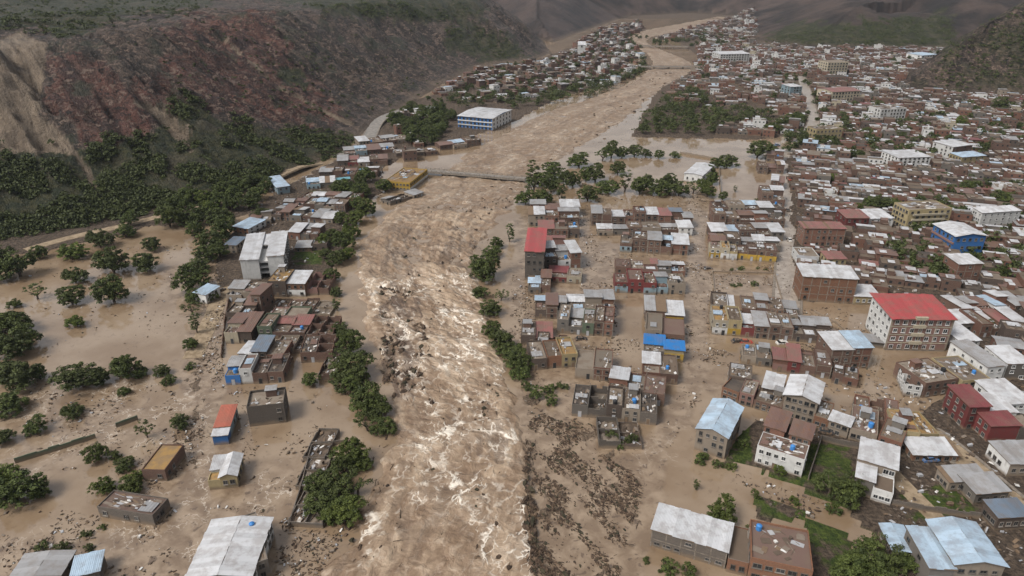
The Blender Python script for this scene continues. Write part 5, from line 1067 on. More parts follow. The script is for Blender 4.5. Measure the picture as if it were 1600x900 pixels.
def make_tree(kind, seed):
    r = np.random.default_rng(seed); cl, rd = [], []; m = MB()
    if kind == 'round':      # unit tree: crown radius 1, height about 1.75
        H, nlimb, nc = .30, 6, 124
    elif kind == 'sparse': H, nlimb, nc = .55, 5, 34
    elif kind == 'tall': H, nlimb, nc = .5, 4, 48
    else: H, nlimb, nc = .25, 4, 40
    lean = r.uniform(-.12, .12, 2); top = np.array((lean[0], lean[1], H)); m.tube((0, 0, -.35), top, .085, .055, 7)
    for i in range(nlimb):
        a = i * 2 * math.pi / nlimb + r.uniform(-.4, .4); q = top + np.array((math.cos(a), math.sin(a), 0)) * r.uniform(.4, .65) * (.6 if kind == 'tall' else 1) + (0, 0, r.uniform(.2, .6) * (2 if kind == 'tall' else 1))
        mid = (top + q) / 2 + r.uniform(-.06, .06, 3); m.tube(top - (0, 0, .1), mid, .05, .034, 5, cap=False); m.tube(mid, q, .034, .012, 5)
    nl = {'round': 5, 'sparse': 5, 'tall': 3, 'shrub': 3}[kind]; lobes = []
    for i in range(nl):      # a crown is a handful of uneven lobes
        a = i * 2 * math.pi / nl + r.uniform(-.5, .5); q = r.uniform(.28, .52) if i else .08
        if kind == 'tall': lobes.append((r.uniform(-.12, .12), r.uniform(-.12, .12), H + .45 + i * .62, r.uniform(.36, .5)))
        else: lobes.append((math.cos(a) * q + lean[0], math.sin(a) * q + lean[1], H + (.55 if i == 0 else r.uniform(.22, .55)) * (.6 if kind == 'shrub' else 1), (.60 if i == 0 else r.uniform(.40, .58))))
    for i in range(nc):
        lx, ly, lz, lr = lobes[i % nl]; a = r.uniform(0, 2 * math.pi); v = r.uniform(-.7, 1); rr = math.sqrt(max(0, 1 - v * v)) * r.uniform(.5, 1) ** .6
        cl.append((lx + math.cos(a) * rr * lr, ly + math.sin(a) * rr * lr, lz + v * lr * (.85 if kind != 'tall' else 1.1))); rd.append(r.uniform(.09, .21) * (1.15 if kind == 'shrub' else 1))
    per = {'round': 44, 'sparse': 26, 'tall': 36, 'shrub': 30}[kind]
    V, F, t = leaves(np.array(cl), np.array(rd), per, .052 if kind != 'shrub' else .07, seed)
    return V, F, t, m
PROTO = {}
for kind, n in (('round', 6), ('sparse', 2), ('tall', 2), ('shrub', 2)):
    for i in range(n):
        V, F, t, m = make_tree(kind, 50 + i * 7 + len(kind)); tm = m.mesh('trunk', [M['bark']])
        for mt in ('leaf', 'leaf_light'):
            PROTO.setdefault((kind, mt), []).append((np_mesh('crown', V, F, [M[mt]], attrs=dict(tone=t)), tm))
def tree(px, py, w, kind, mt, label, group, r, name='tree', cat='tree', xy=None, wm=None, mean=False):
    p = G(px, py) if xy is None else xy; z = land(p[0], p[1]); z = max(z, -.5)
    if z > 1: # on a slope: follow the sight line of the survey point up to the ground there
        for _ in range(8): p = G(px, py, z) if xy is None else p; z = land(p[0], p[1])
    dep = p[1] * CP - (z - CAM_H) * SP; sc = (w / FPX * dep / 2) if wm is None else wm
    if kind == 'round' and mt == 'leaf' and xy is None:
        q = r.random(); kind = kind if 'round' in label or 'bushy' in label else 'sparse' if q < .06 else 'tall' if q < .12 else kind; mt = 'leaf_light' if r.random() < .2 and 'dark' not in label else mt
    cr, tr = r.choice(PROTO[(kind, mt)]); root = link(name, None, loc=(p[0], p[1], z)); root.rotation_euler[2] = r.uniform(0, 6.28)
    sx, sz = sc * r.uniform(.88, 1.12), sc * r.uniform(.78, 1.15) * (.8 if kind == 'tall' else 1); root.scale = (sx, sx * r.uniform(.85, 1.15), sz)
    link('crown', cr, root); link('trunk', tr, root); tag(root, label, cat, group); FOOT.append((p[0], p[1], 1, 0, sc * .3, sc * .3)); return root
NT = 0
def grove(desc, where, group, items, mt='leaf', kinds=('round',)):
    """trees traced one by one: (px, py of the foot, crown width in px)"""
    global NT
    r = random.Random(len(where) * 13 + len(items)); items = sorted(items, key=lambda t: t[0])
    for i, t in enumerate(items):
        NT += 1; lab = f"{desc}, {ORD[i]} from left {where}" if len(items) > 1 else f"{desc} {where}"
        tree(t[0], t[1], t[2], t[3] if len(t) > 3 else r.choice(kinds), t[4] if len(t) > 4 else mt, lab, group, r)
gl = 'trees standing in the flooded left field'
grove('round tree in brown water', 'in the upper flooded field', gl, [(115, 403, 46), (157, 386, 44), (200, 370, 40), (178, 427, 62), (228, 424, 52), (268, 356, 48), (118, 441, 40), (112, 476, 52), (178, 472, 64), (120, 510, 36, 'round', 'leaf_light'), (58, 467, 46, 'sparse'), (25, 480, 24), (205, 352, 34), (238, 392, 36)])
grove('dark bushy tree', 'on the left edge of the flooded field', gl, [(32, 432, 72), (-2, 438, 50), (5, 408, 50), (62, 404, 34), (18, 556, 70), (44, 540, 52), (2, 520, 60), (30, 606, 84), (6, 590, 60), (62, 592, 40), (10, 645, 60), (28, 520, 50)])
grove('leafy tree', 'in the row across the flooded field', gl, [(135, 603, 72), (200, 592, 54), (253, 586, 34), (160, 600, 38), (222, 586, 30)])
grove('small tree', 'among the wreckage below the field', gl, [(113, 650, 38), (60, 672, 42), (8, 690, 42), (232, 683, 40), (284, 667, 42), (195, 615, 22), (262, 600, 26)])
grove('leafy tree', 'around the drowned orchard', gl, [(152, 720, 40), (195, 734, 36), (160, 768, 44, 'round', 'leaf_light'), (205, 768, 42, 'round', 'leaf_light'), (28, 782, 84), (-4, 770, 64), (66, 772, 46), (12, 750, 50), (180, 716, 30, 'shrub', 'leaf_light'), (212, 750, 34, 'shrub', 'leaf_light')])
grove('low drowned bush', 'near the sunken grey brick house', gl, [(66, 858, 30, 'shrub'), (98, 860, 34, 'shrub'), (137, 836, 26, 'shrub'), (160, 825, 22, 'shrub'), (140, 858, 24, 'shrub')])
gm = 'trees between the flooded field and left bank town'
grove('dark round tree', 'in the belt left of the U shaped building', gm, [(330, 393, 58), (352, 372, 50), (302, 452, 60), (325, 408, 50), (312, 425, 40), (345, 405, 40), (345, 352, 46), (305, 372, 40)])
grove('dark tree', 'along the lane below the flooded field', gm, [(303, 492, 44), (300, 545, 34), (308, 520, 30, 'tall'), (330, 470, 26), (306, 470, 34), (298, 575, 22, 'shrub')])
grove('green tree', 'in the wood above the flooded field', gm, [(285, 352, 42), (310, 350, 42), (332, 340, 44), (362, 330, 40), (388, 326, 38), (402, 312, 36), (418, 298, 34), (352, 312, 40), (322, 326, 44), (288, 336, 40), (378, 302, 36), (300, 318, 38), (408, 342, 30), (342, 326, 36), (262, 338, 36), (395, 292, 30), (370, 316, 34)])
gb = 'trees on the left bank of the torrent'
grove('green riverside tree', 'on the upper left bank', gb, [(572, 336, 42, 'round', 'leaf_light'), (556, 350, 34, 'round', 'leaf_light'), (548, 372, 38, 'round', 'leaf_light'), (538, 392, 40), (528, 414, 38), (522, 438, 30), (545, 405, 30), (520, 376, 30), (525, 462, 26), (533, 350, 26, 'round', 'leaf_light'), (505, 385, 26), (512, 404, 24), (557, 326, 30)])
grove('dark tree', 'on the left bank beside the roofless terraces', gb, [(526, 485, 24, 'tall'), (532, 520, 36), (552, 588, 68), (528, 572, 46), (485, 600, 32), (545, 552, 50), (560, 600, 38), (540, 532, 30)])
grove('large dark tree', 'in the clump beside the white rapids', gb, [(572, 642, 66), (552, 625, 50), (598, 676, 48), (575, 672, 48), (592, 650, 46), (545, 606, 44)])
grove('large leafy tree', 'in the lower clump beside the torrent', gb, [(552, 722, 58), (536, 742, 48), (528, 776, 66), (504, 796, 60), (558, 772, 62), (500, 768, 52), (540, 805, 60), (568, 730, 40), (520, 812, 50)])
gr_ = 'trees on the right bank of the torrent'
grove('dark tree', 'on the right bank opposite the rapids', gr_, [(755, 440, 52), (772, 428, 44), (746, 420, 34), (797, 378, 30), (768, 402, 36), (765, 492, 46), (786, 545, 52), (806, 575, 46), (796, 556, 40), (768, 525, 38), (815, 590, 36), (782, 470, 32, 'sparse'), (775, 388, 28), (752, 465, 30)])
grove('grey green bush', 'in the mud below the riverbank houses', gr_, [(838, 622, 38, 'shrub'), (858, 612, 32, 'shrub'), (822, 606, 30, 'shrub'), (880, 606, 24, 'shrub'), (955, 684, 30, 'shrub'), (985, 692, 26, 'shrub'), (862, 630, 26, 'shrub'), (968, 700, 22, 'shrub')])
gp = 'trees of the flooded riverside park'
grove('big dark tree', 'in the front row of the flooded park', gp, [(832, 308, 50), (848, 318, 42), (876, 318, 40), (822, 318, 36), (920, 314, 40), (950, 302, 38), (975, 300, 36), (1000, 302, 40), (1030, 304, 44), (1060, 306, 44), (1082, 302, 36), (862, 300, 38), (895, 292, 36), (1012, 292, 30), (1045, 294, 32)])
grove('dark tree', 'in the rear row of the flooded park', gp, [(905, 260, 42), (930, 283, 40), (862, 278, 40), (842, 290, 40), (955, 246, 36), (990, 244, 32), (940, 252, 32), (915, 284, 34), (972, 246, 30), (965, 272, 28), (1008, 246, 22), (880, 285, 30), (1055, 246, 20), (1028, 248, 20)])
grove('tree', 'between the park and the main street', gp, [(1105, 308, 32, 'round', 'leaf_light'), (1112, 288, 30), (1106, 272, 28), (1182, 246, 40), (1136, 260, 34), (1120, 262, 26), (1128, 312, 22), (1100, 296, 26), (1180, 322, 16, 'tall'), (1148, 300, 14, 'tall')])
grove('small shrub', 'in the sunken garden before the yellow fronts', gp, [(1145, 447, 14, 'shrub'), (1158, 421, 16, 'shrub'), (1178, 446, 16, 'shrub'), (1143, 422, 12, 'shrub'), (1184, 420, 10, 'shrub'), (1155, 446, 12, 'shrub'), (1196, 422, 10, 'shrub')])
gy = 'trees in the gardens on the right'
grove('bright green round tree beside the white warehouse', 'on the near right bank', gy, [(1128, 812, 58, 'round', 'leaf_light')])
grove('dark leafy tree', 'in the garden behind the brown flat roof', gy, [(1292, 776, 60), (1318, 790, 60), (1335, 770, 44), (1352, 892, 84), (1385, 905, 70), (1330, 910, 60), (1278, 766, 40, 'shrub'), (1372, 868, 56), (1410, 890, 44), (1300, 800, 40, 'shrub'), (1345, 860, 40, 'shrub')])
grove('low bush', 'along the flooded lane by the warehouse', gy, [(1087, 765, 24, 'tall'), (1095, 722, 36, 'shrub'), (1120, 728, 26, 'shrub'), (1170, 826, 20, 'shrub', 'leaf_light'), (1178, 778, 22, 'shrub', 'leaf_light'), (1010, 878, 20, 'shrub'), (1045, 892, 44, 'shrub'), (1075, 898, 40, 'shrub'), (1240, 785, 30, 'shrub', 'leaf_light'), (1215, 742, 26, 'shrub', 'leaf_light'), (1142, 732, 22, 'shrub', 'leaf_light'), (1250, 700, 30, 'shrub'), (1160, 700, 24, 'shrub')])
grove('tree', 'among the roofs of the right quarter', gy, [(1372, 330, 46), (1355, 330, 30), (1395, 326, 26), (1545, 385, 26), (1430, 255, 26), (1400, 243, 24), (1405, 210, 30), (1350, 215, 24), (1510, 300, 26), (1560, 320, 34), (1300, 285, 22), (1475, 285, 26), (1340, 330, 20), (1400, 645, 22, 'shrub'), (1545, 515, 20), (1560, 580, 22), (1420, 440, 16), (1296, 325, 16), (1500, 200, 26), (1560, 175, 30)])
# groves too dense to trace tree by tree: lots on a loose lattice, the members share one description
WOODS = []
def wood(poly, step, size, label, group, seed, mt='leaf', stuff=False):
    global NT
    r = random.Random(seed); P = GP(poly); (ax, ay), (bx, by) = P.min(0), P.max(0); y = ay; k = 0
    while y < by:
        x = ax + (step / 2 if k % 2 else 0)
        while x < bx:
            q = np.array((x + r.uniform(-.4, .4) * step, y + r.uniform(-.4, .4) * step))
            if inpoly(np.array([q[0]]), np.array([q[1]]), P)[0] and clear(q[0], q[1], 1.0) and r.random() < .9:
                if stuff: WOODS.append((q[0], q[1], size * r.uniform(.75, 1.25)))
                else: tree(0, 0, 0, 'round', mt, label, group, r, xy=q, wm=size * r.uniform(.75, 1.25)); NT += 1
            x += step
        y += step * .85; k += 1
wood([(985, 207), (1012, 188), (1040, 160), (1078, 142), (1100, 160), (1150, 172), (1205, 176), (1200, 200), (1150, 196), (1120, 213), (1000, 212)], 12.5, 5.8, 'dark round tree in the dense wood between torrent and main street', 'wood right of the torrent', 71, stuff=True)
wood([(1190, 218), (1240, 205), (1262, 188), (1250, 186), (1205, 204)], 10, 5.6, 'dark tree on the green strip beside the road fork', 'green strip at the road fork', 72)
wood([(614, 190), (645, 172), (700, 178), (712, 200), (690, 222), (655, 240), (630, 226)], 11, 6.0, 'dark tree in the left bank wood near the blue school', 'wood by the blue school', 73)
wood([(690, 158), (740, 152), (800, 150), (870, 140), (940, 126), (1000, 110), (990, 122), (940, 148), (880, 162), (800, 172), (720, 172)], 17, 6.0, 'dark tree in the long tree belt on the far left bank', 'far left bank tree belt', 74, stuff=True)
wood([(520, 300), (560, 284), (600, 285), (606, 300), (570, 312), (530, 310)], 9, 5.5, 'dark bushy tree beside the yellow riverside building', 'trees by the yellow riverside building', 75)
print('trees', NT)
# masses nobody could count: scrub on the slopes, far woods
def mass(name, label, polys, mt, zfix=None):
    r = np.random.default_rng(len(name)); cs, rs = [], []
    for poly, n, lo, hi, hz in polys:
        poly = np.array(poly, float); got = 0
        k = 0
        while got < n and k < 60:
            k += 1; px = r.uniform(poly[:, 0].min(), poly[:, 0].max(), 600); py = r.uniform(poly[:, 1].min(), poly[:, 1].max(), 600)
            ok = inpoly(px, py, poly); px, py = px[ok], py[ok]
            z = np.zeros(len(px))
            # walk the survey ray down to the slope
            x = px * 0; y = px * 0; hit = np.zeros(len(px), bool)
            for zz in np.linspace(90, 0, 61):
                q = np.stack([G(a, b, zz) for a, b in zip(px, py)]) if len(px) else np.zeros((0, 2))
                g = hills(q[:, 0], q[:, 1])[0]; new = ~hit & (g >= zz - .8); x[new] = q[new, 0]; y[new] = q[new, 1]; z[new] = g[new]; hit |= new
            keep = hit & (fbm(x / 13, y / 13, 4, 501) > .43)
            for sp in PX['scar']: keep &= ~inpoly(px, py, sp)
            x, y, z = x[keep], y[keep], z[keep]; m_ = min(len(x), n - got); got += m_
            cs.append(np.stack([x, y, z], 1)[:m_]); rs.append(r.uniform(lo, hi, m_))
    C = np.concatenate(cs); R = np.concatenate(rs); C[:, 2] += R * .35
    V, F, t = [], [], []
    for k in range(3):
        off = r.normal(size=C.shape) * R[:, None] * np.array((.45, .45, .18)); v, f, tt = leaves(C + off, R * .75, 9, R.mean() * .30, 600 + k); F.append(f + sum(len(q) for q in V)); V.append(v); t.append(tt)
    me = np_mesh(name, np.concatenate(V), np.concatenate(F), [M[mt]], attrs=dict(tone=np.concatenate(t))); tag(link(name, me), label, 'undergrowth', kind='stuff')
mass('hillside_scrub', 'dense dark green scrub covering the foot of the left mountain', [([(-150, 400)] + PX['veg'][0][1:-1] + [(-150, 218)], 4300, 1.0, 2.7, 0), ([(-60, 0), (340, 0), (300, 25), (150, 45), (110, 62), (0, 50)], 420, 1.4, 3, 0), ([(470, 10), (700, 25), (760, 20), (700, 34), (560, 32)], 330, 1.5, 3.5, 0), ([(690, 42), (790, 62), (826, 88), (770, 92), (700, 75)], 160, 1.5, 3, 0),
     ([(400, 60), (640, 40), (690, 140), (560, 190), (430, 170)], 120, .7, 1.6, 0), ([(300, 0), (460, 20), (560, 190), (340, 160), (180, 60)], 130, .6, 1.5, 0), ([(1480, 90), (1600, 20), (1600, 140), (1440, 138)], 260, 1.2, 3, 0), ([(1180, 66), (1350, 38), (1488, 30), (1490, 74), (1350, 76)], 500, 3, 6, 0)], 'leaf_far')
def far_woods():
    r = np.random.default_rng(9); C = []
    for poly, n in (([(1160, 240), (1262, 200), (1190, 150), (1110, 120), (1090, 80), (1180, 76), (1480, 82), (1400, 140), (1460, 148), (1700, 158), (1700, 258), (1330, 248)], 330), ([(655, 165), (760, 108), (868, 92), (930, 50), (1000, 34), (1008, 92), (950, 138), (780, 160)], 190), ([(960, 68), (985, 52), (1012, 60), (985, 74)], 14), ([(1018, 66), (1040, 60), (1046, 72), (1024, 72)], 12), ([(1030, 62), (1120, 45), (1175, 70), (1100, 78)], 60), ([(985, 118), (1005, 90), (1012, 104), (1005, 120)], 14), ([(1080, 112), (1098, 100), (1110, 120), (1085, 128)], 14), ([(1340, 440), (1440, 300), (1600, 290), (1600, 440)], 130)):
        poly = np.array(poly, float); k = 0
        while k < n:
            a, b = r.uniform(poly[:, 0].min(), poly[:, 0].max()), r.uniform(poly[:, 1].min(), poly[:, 1].max())
            if not inpoly(np.array([a]), np.array([b]), poly)[0]: continue
            q = G(a, b); C.append((q[0], q[1], hills(q[:1], q[1:])[0][0])); k += 1
    nW = len(WOODS); C = np.array(C + [(a, b, max(0., land(a, b))) for a, b, s in WOODS]); R = np.r_[r.uniform(1.6, 4.2, len(C) - nW), [s * .8 for a, b, s in WOODS]]; C[:, 2] += R * .9; V, F, t = [], [], []
    for k in range(22):
        off = r.normal(size=C.shape) * R[:, None] * np.array((.44, .44, .36)); v, f, tt = leaves(C + off, R * .42, 14, .62, 700 + k); F.append(f + sum(len(q) for q in V)); V.append(v); t.append(tt)
    tag(link('far_woods', np_mesh('far_woods', np.concatenate(V), np.concatenate(F), [M['leaf_far']], attrs=dict(tone=np.concatenate(t)))), 'small dark trees scattered between the far houses', 'trees', kind='stuff')
far_woods()

# ------------------------------------------------------------------ debris, walls, vehicles
def deb_mats():
    k = N('driftwood'); M['drift'] = k.out(k.mix(k.ramp(k.noise(0.9, k.pos(), 5), .35, .65), (0.026, 0.017, 0.012), (0.085, 0.056, 0.037)), 0.9)
    k = N('mud_clod'); M['clod'] = k.out(k.mix(k.ramp(k.noise(1.1, k.pos(), 5), .35, .65), (0.045, 0.029, 0.019), (0.135, 0.090, 0.058)), 0.9)
    k = N('brush'); M['brush'] = k.out(k.mix(k.ramp(k.noise(0.7, k.pos(), 5), .35, .65), (0.018, 0.018, 0.010), (0.055, 0.044, 0.026)), 0.9)
deb_mats()
def clod(m, x, y, z, r, rad, el, ang, mi):
    n = 7; i = len(m.v); ca, sa = math.cos(ang), math.sin(ang); h = rad * r.uniform(.25, .6)
    for lv, (f, zz) in enumerate(((1.0, -.25), (.62, h))):
        for j in range(n):
            t = 2 * math.pi * j / n; q = rad * f * r.uniform(.55, 1.25); a, b = q * el * math.cos(t), q * math.sin(t); m.v.append((x + a * ca - b * sa, y + a * sa + b * ca, z + zz * (r.uniform(.5, 1.2) if lv else 1)))
    m.v.append((x, y, z + h * 1.15))
    for j in range(n): m.f.append((i + j, i + (j + 1) % n, i + n + (j + 1) % n, i + n + j)); m.m.append(mi); m.f.append((i + n + j, i + n + (j + 1) % n, i + 2 * n)); m.m.append(mi)
def stick(m, x, y, z, r, l, ang, mi):
    q = (x + l * math.cos(ang), y + l * math.sin(ang), z + r.uniform(-.1, .5)); t = r.uniform(.05, .13)
    m.tube((x, y, z), q, t, t * .5, 4, mi, False)
    if l > 1.4:
        for _ in range(2):
            f = r.uniform(.3, .8); s = [x + (q[0] - x) * f, y + (q[1] - y) * f, z + (q[2] - z) * f]; a = ang + r.uniform(-1, 1); m.tube(s, (s[0] + l * .4 * math.cos(a), s[1] + l * .4 * math.sin(a), s[2] + r.uniform(0, .5)), t * .5, t * .25, 3, mi, False)
RIVP = np.vstack([GP([a for a, b in RIV]), GP([b for a, b in RIV])[::-1]])
def debris(name, label, specs, mats, seed):
    r = random.Random(seed); m = MB(); q = np.random.default_rng(seed)
    for poly, n, kind, lo, hi, thr, flow in specs:
        P = GP(poly); (ax, ay), (bx, by) = P.min(0), P.max(0); X = q.uniform(ax, bx, n * 12); Y = q.uniform(ay, by, n * 12); ok = inpoly(X, Y, P)
        a = flow if flow is not None else 0.0; U = X * math.cos(a) + Y * math.sin(a); Vv = -X * math.sin(a) + Y * math.cos(a)
        dens = fbm(U / 9, Vv / 3.2, 4, 801) if flow is not None else fbm(X / 9, Y / 9, 4, 803)
        ok &= dens > thr; X, Y = X[ok][:n], Y[ok][:n]; Z = np.where(inpoly(X, Y, RIVP), .72, np.maximum(valley(X, Y)[0] + .02, 0.03))
        for x, y, z in zip(X, Y, Z):
            if not clear(x, y, -.2): continue
            ang = (flow + r.gauss(0, .45)) if flow is not None else r.uniform(0, 6.28); s = lo + (hi - lo) * r.random() ** 2
            if kind == 'clod': clod(m, x, y, z, r, s, r.uniform(1, 2.2), ang, r.randrange(len(mats)))
            elif kind == 'stick': stick(m, x, y, z, r, s, ang, 0)
            elif kind == 'mix':
                if r.random() < .5: clod(m, x, y, z, r, s * .42, r.uniform(1, 2.4), ang, r.randrange(len(mats)))
                else: stick(m, x, y, z, r, s * 1.25, ang, 0)
            else:
                l, w, t = s, s * r.uniform(.2, .7), .05; ca, sa = math.cos(ang), math.sin(ang); tz = r.uniform(-.3, .3)
                m.obox((x, y, z + .1 + abs(tz) * l * .4), (l * ca / 2, l * sa / 2, tz * l / 2), (-w * sa / 2, w * ca / 2, 0), (0, 0, t / 2 if r.random() < .7 else s * .3), r.randrange(len(mats)))
    tag(link(name, m.mesh(name, mats)), label, 'debris', kind='stuff')
BAR = [(826, 655), (860, 640), (905, 655), (1004, 700), (1000, 770), (965, 905), (832, 920), (822, 760)]; FL = math.radians(-62)
STREETS = [([(905, 330), (966, 330), (965, 600), (1010, 690), (900, 560), (905, 450)], 620), ([(1072, 290), (1112, 290), (1108, 600), (1060, 680), (1010, 760), (960, 890), (940, 890), (1000, 700), (1065, 600)], 620), ([(962, 396), (1110, 402), (1108, 424), (962, 418)], 160), ([(1110, 408), (1225, 412), (1240, 480), (1110, 478)], 420), ([(1222, 240), (1246, 240), (1250, 500), (1215, 480)], 420),
           ([(1110, 530), (1300, 540), (1290, 560), (1200, 565), (1110, 620), (1075, 640)], 320), ([(880, 530), (1000, 530), (1000, 625), (900, 575)], 220), ([(325, 420), (350, 420), (350, 640), (280, 790), (215, 800), (285, 640), (320, 540)], 900), ([(450, 470), (515, 470), (515, 500), (415, 500)], 120), ([(350, 605), (540, 605), (470, 790), (380, 740)], 240), ([(0, 600), (285, 600), (220, 800), (0, 690)], 420), ([(0, 800), (420, 790), (300, 910), (0, 910)], 360),
           ([(0, 400), (300, 380), (300, 560), (0, 560)], 260), ([(800, 430), (850, 440), (840, 640), (930, 690), (830, 660), (795, 560)], 520), ([(860, 310), (1120, 305), (1110, 330), (860, 330)], 160), ([(1240, 480), (1370, 480), (1400, 690), (1330, 660), (1340, 570)], 240), ([(1150, 735), (1300, 790), (1260, 815), (1140, 770)], 120), ([(440, 810), (560, 800), (500, 900), (430, 900)], 320)]
debris('driftwood', 'dark driftwood, roots and branches strewn over mud and water', [(BAR, 1100, 'mix', .2, 1.5, .54, FL), (BAR, 1000, 'clod', .12, .5, .50, FL), (BAR, 420, 'mix', .2, 1.1, .3, FL), (BAR, 1100, 'stick', .5, 2.0, .50, FL), ([(590, 450), (655, 460), (675, 560), (640, 620), (600, 600)], 520, 'mix', .5, 2.6, .50, 1.6), ([(820, 690), (836, 690), (838, 900), (820, 900)], 200, 'mix', .5, 2.0, .4, 1.5)]
       + [(p, int(n * 1.15), 'mix', .15, 1.1, .47, None) for p, n in STREETS] + [([(556, 400), (640, 330), (800, 300), (760, 500), (820, 900), (520, 900), (600, 600)], 520, 'mix', .3, 1.9, .54, 1.4), ([(700, 290), (830, 260), (1010, 110), (1070, 116), (950, 215), (800, 300)], 200, 'mix', .6, 3.4, .48, .9)], [M['drift'], M['clod'], M['brush'], M['drift']], 3)
debris('rubble', 'scattered rubble, sheets and planks among the flooded houses', [(p, int(n * .36), 'sheet', .2, 1.0, .44, None) for p, n in STREETS] + [([(1250, 400), (1240, 300), (1600, 290), (1600, 620), (1480, 560), (1480, 460), (1330, 470)], 1900, 'sheet', .5, 2.0, .3, None), ([(1130, 600), (1600, 600), (1600, 890), (1420, 880), (1330, 700), (1150, 650)], 800, 'sheet', .3, 1.5, .4, None), ([(400, 290), (600, 250), (600, 300), (520, 400), (400, 430)], 600, 'sheet', .5, 1.8, .35, None)], [M['rub'], M['rubd'], M['wood'], M['shw'], M['steel'], M['rub'], M['clod'], M['rubd']], 5)
def wall_line(label, pxs, h, mat, name='garden_wall', t=.25):
    P = GP(pxs); o = P.mean(0); root = link(name, None, loc=(o[0], o[1], 0)); tag(root, label, 'wall')
    r = random.Random(int(pxs[0][0])); m = MB()
    for a, b in zip(P[:-1], P[1:]):
        d = b - a; L = float(np.hypot(*d)); d = d / L; nn = np.array((-d[1], d[0])); n = max(1, int(L / 2.2))
        for i in range(n):
            c = a + d * L * (i + .5) / n - o; z = max(0.0, land(*(c + o))); hh = h * r.uniform(.82, 1.06)
            m.obox((c[0], c[1], z + hh / 2 - .5), (d[0] * L / n / 2, d[1] * L / n / 2, 0), (nn[0] * t / 2, nn[1] * t / 2, 0), (0, 0, hh / 2 + .5))
    link('wall_panel', m.mesh('wall_panel', [M[mat]]), root)
wall_line('long mossy garden wall crossing the flooded orchard at far left', [(24, 724), (95, 702), (150, 684)], 1.6, 'w_gn')
wall_line('short mossy wall left of the narrow tan roofed house', [(182, 668), (216, 655)], 1.6, 'w_gn')
wall_line('broken compound wall around the walled lots by the torrent trees', [(452, 826), (470, 768), (488, 700), (545, 692)], 1.4, 'w_gb')
wall_line('grey yard wall behind the green strip below the white fronted house', [(1262, 752), (1282, 690), (1340, 704)], 1.8, 'w_gb')
wall_line('grey boundary wall crossing the green yard on the right', [(1392, 790), (1440, 800), (1530, 812)], 1.7, 'w_gb')
wall_line('low wall around the drowned garden before the yellow fronts', [(1118, 478), (1113, 425), (1210, 428), (1222, 470)], .7, 'w_lc')
wall_line('broken wall along the riverbank left of the muddy lane', [(346, 560), (352, 500), (362, 452)], 1.4, 'w_bw')
wall_line('collapsed yard wall in the brown lake before the red roofed block', [(1272, 488), (1305, 505), (1340, 535)], .9, 'w_lc')
wall_line('stone wall edging the wrecked slope above the muddy street', [(1412, 646), (1440, 672), (1462, 692)], 1.4, 'w_bw')
wall_line('field wall crossing the flooded ground behind the park hall', [(1062, 240), (1122, 250), (1126, 300)], 1.6, 'w_lc')
def make_car(col, seed):
    k = N('car_paint'); mt = k.out(k.mix(k.ramp(k.noise(1.5, k.obj(), 4), .4, .65), col, MUD), .35, 0, .5); out = {}
    def prof(pts, w, mats, mi=0):
        m = MB(); n = len(pts)
        for s in (-1, 1):
            for x, z in pts: m.v.append((x, s * w, z))
        for i in range(n): j = (i + 1) % n; m.f.append((i, j, n + j, n + i)); m.m.append(mi)
        m.f.append(tuple(range(n))); m.m.append(mi); m.f.append(tuple(n + i for i in reversed(range(n)))); m.m.append(mi); return m.mesh('car_body', mats)
    out['body'] = prof([(-2.1, .35), (2.1, .35), (2.15, .7), (1.9, .88), (.95, .98), (-1.85, 1.0), (-2.12, .85)], .85, [mt])
    out['cabin'] = prof([(-1.7, 1.004), (.95, 1.0), (.35, 1.48), (-1.3, 1.5)], .72, [M['glass']])
    m = MB(); m.box(-1.25, .3, -.7, .7, 1.5, 1.55, 0, True); out['roof'] = m.mesh('car_roof', [mt])
    m = MB(); m.tube((0, -.1, 0), (0, .1, 0), .33, .33, 10); out['wheel'] = m.mesh('wheel', [M['tank']]); return out
CARS = {c: make_car(v, i) for i, (c, v) in enumerate(dict(white=(.62, .62, .6), blue=(.05, .16, .36), dark=(.03, .03, .035), red=(.35, .05, .04), turquoise=(.08, .38, .36)).items())}
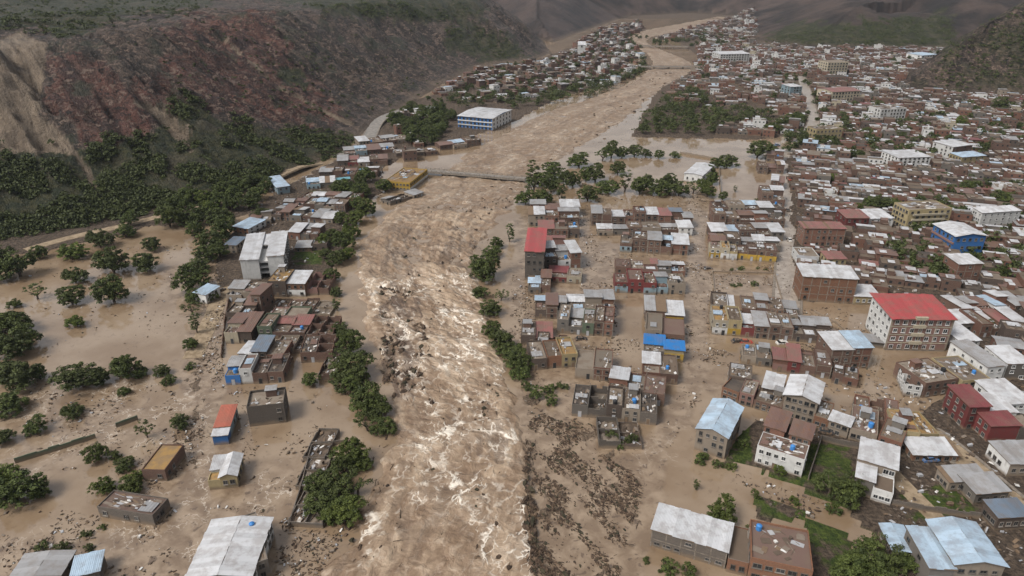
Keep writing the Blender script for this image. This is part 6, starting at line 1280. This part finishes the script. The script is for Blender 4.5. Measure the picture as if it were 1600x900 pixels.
def car(px, py, yaw, col, label, sink=.35, tilt=0.0):
    p = G(px, py); z = max(0, land(p[0], p[1])) - sink; root = link('car', None, loc=(p[0], p[1], z)); root.rotation_euler = (tilt, tilt * .5, yaw); tag(root, label, 'car', 'cars caught in the flood')
    for n in ('body', 'cabin', 'roof'): link({'roof': 'car_roof'}.get(n, n), CARS[col][n], root)
    for x in (-1.3, 1.35):
        for y in (-.78, .78): link('wheel', CARS[col]['wheel'], root, loc=(x, y, .33))
car(345, 455, 1.2, 'dark', 'dark car on the lane between blue roof and grey roof', .3)
car(458, 536, .1, 'white', 'white car sunk in front of the pink roofed terrace', .7, .05)
car(908, 530, .2, 'dark', 'dark car half drowned before the grey roofed block', .5, .1)
car(1152, 534, .15, 'dark', 'dark car wrecked in water before the yellow corner house', .4, .12)
car(1166, 535, -.1, 'red', 'maroon car jammed beside a dark car in the street', .5, -.1)
car(1222, 536, .2, 'white', 'white car floating before the grey brick terrace', .5, .1)
car(1233, 282, 1.4, 'red', 'red car on the main street near the road fork', 0)
car(1230, 330, 1.5, 'dark', 'dark car halfway along the muddy main street', 0)
car(1233, 376, 1.45, 'white', 'white car lower down the muddy main street', .1)
car(1214, 228, .3, 'blue', 'blue car at the road fork beside the green strip', 0)
car(1290, 678, -.3, 'dark', 'dark car under the wall before the small ochre house', .1)
car(1452, 722, .1, 'blue', 'blue car parked in front of the torn white roof', .1)
car(1106, 420, .3, 'dark', 'dark car in the flooded crossing below the terrace', .6, .1)

# ------------------------------------------------------------------ the air
hz = bpy.data.materials.new('haze'); hz.use_nodes = True; ht = hz.node_tree
for n in list(ht.nodes):
    if n.type != 'OUTPUT_MATERIAL': ht.nodes.remove(n)
pv = ht.nodes.new('ShaderNodeVolumePrincipled'); pv.inputs['Color'].default_value = (.74, .82, .93, 1); pv.inputs['Density'].default_value = 0.00005; pv.inputs['Anisotropy'].default_value = 0.2
ht.links.new(pv.outputs[0], ht.nodes['Material Output'].inputs['Volume'])
m = MB(); m.box(-3000, 3000, -120, 3600, -4.5, 330, 0, True); tag(link('haze', m.mesh('haze', [hz])), 'thin grey rain haze filling the valley', 'haze', kind='stuff')
for o in S.objects:
    if 'label' in o and len(o['label'].replace('-', 'x').split()) > 16: print('LONG', len(o['label'].split()), o['label'])
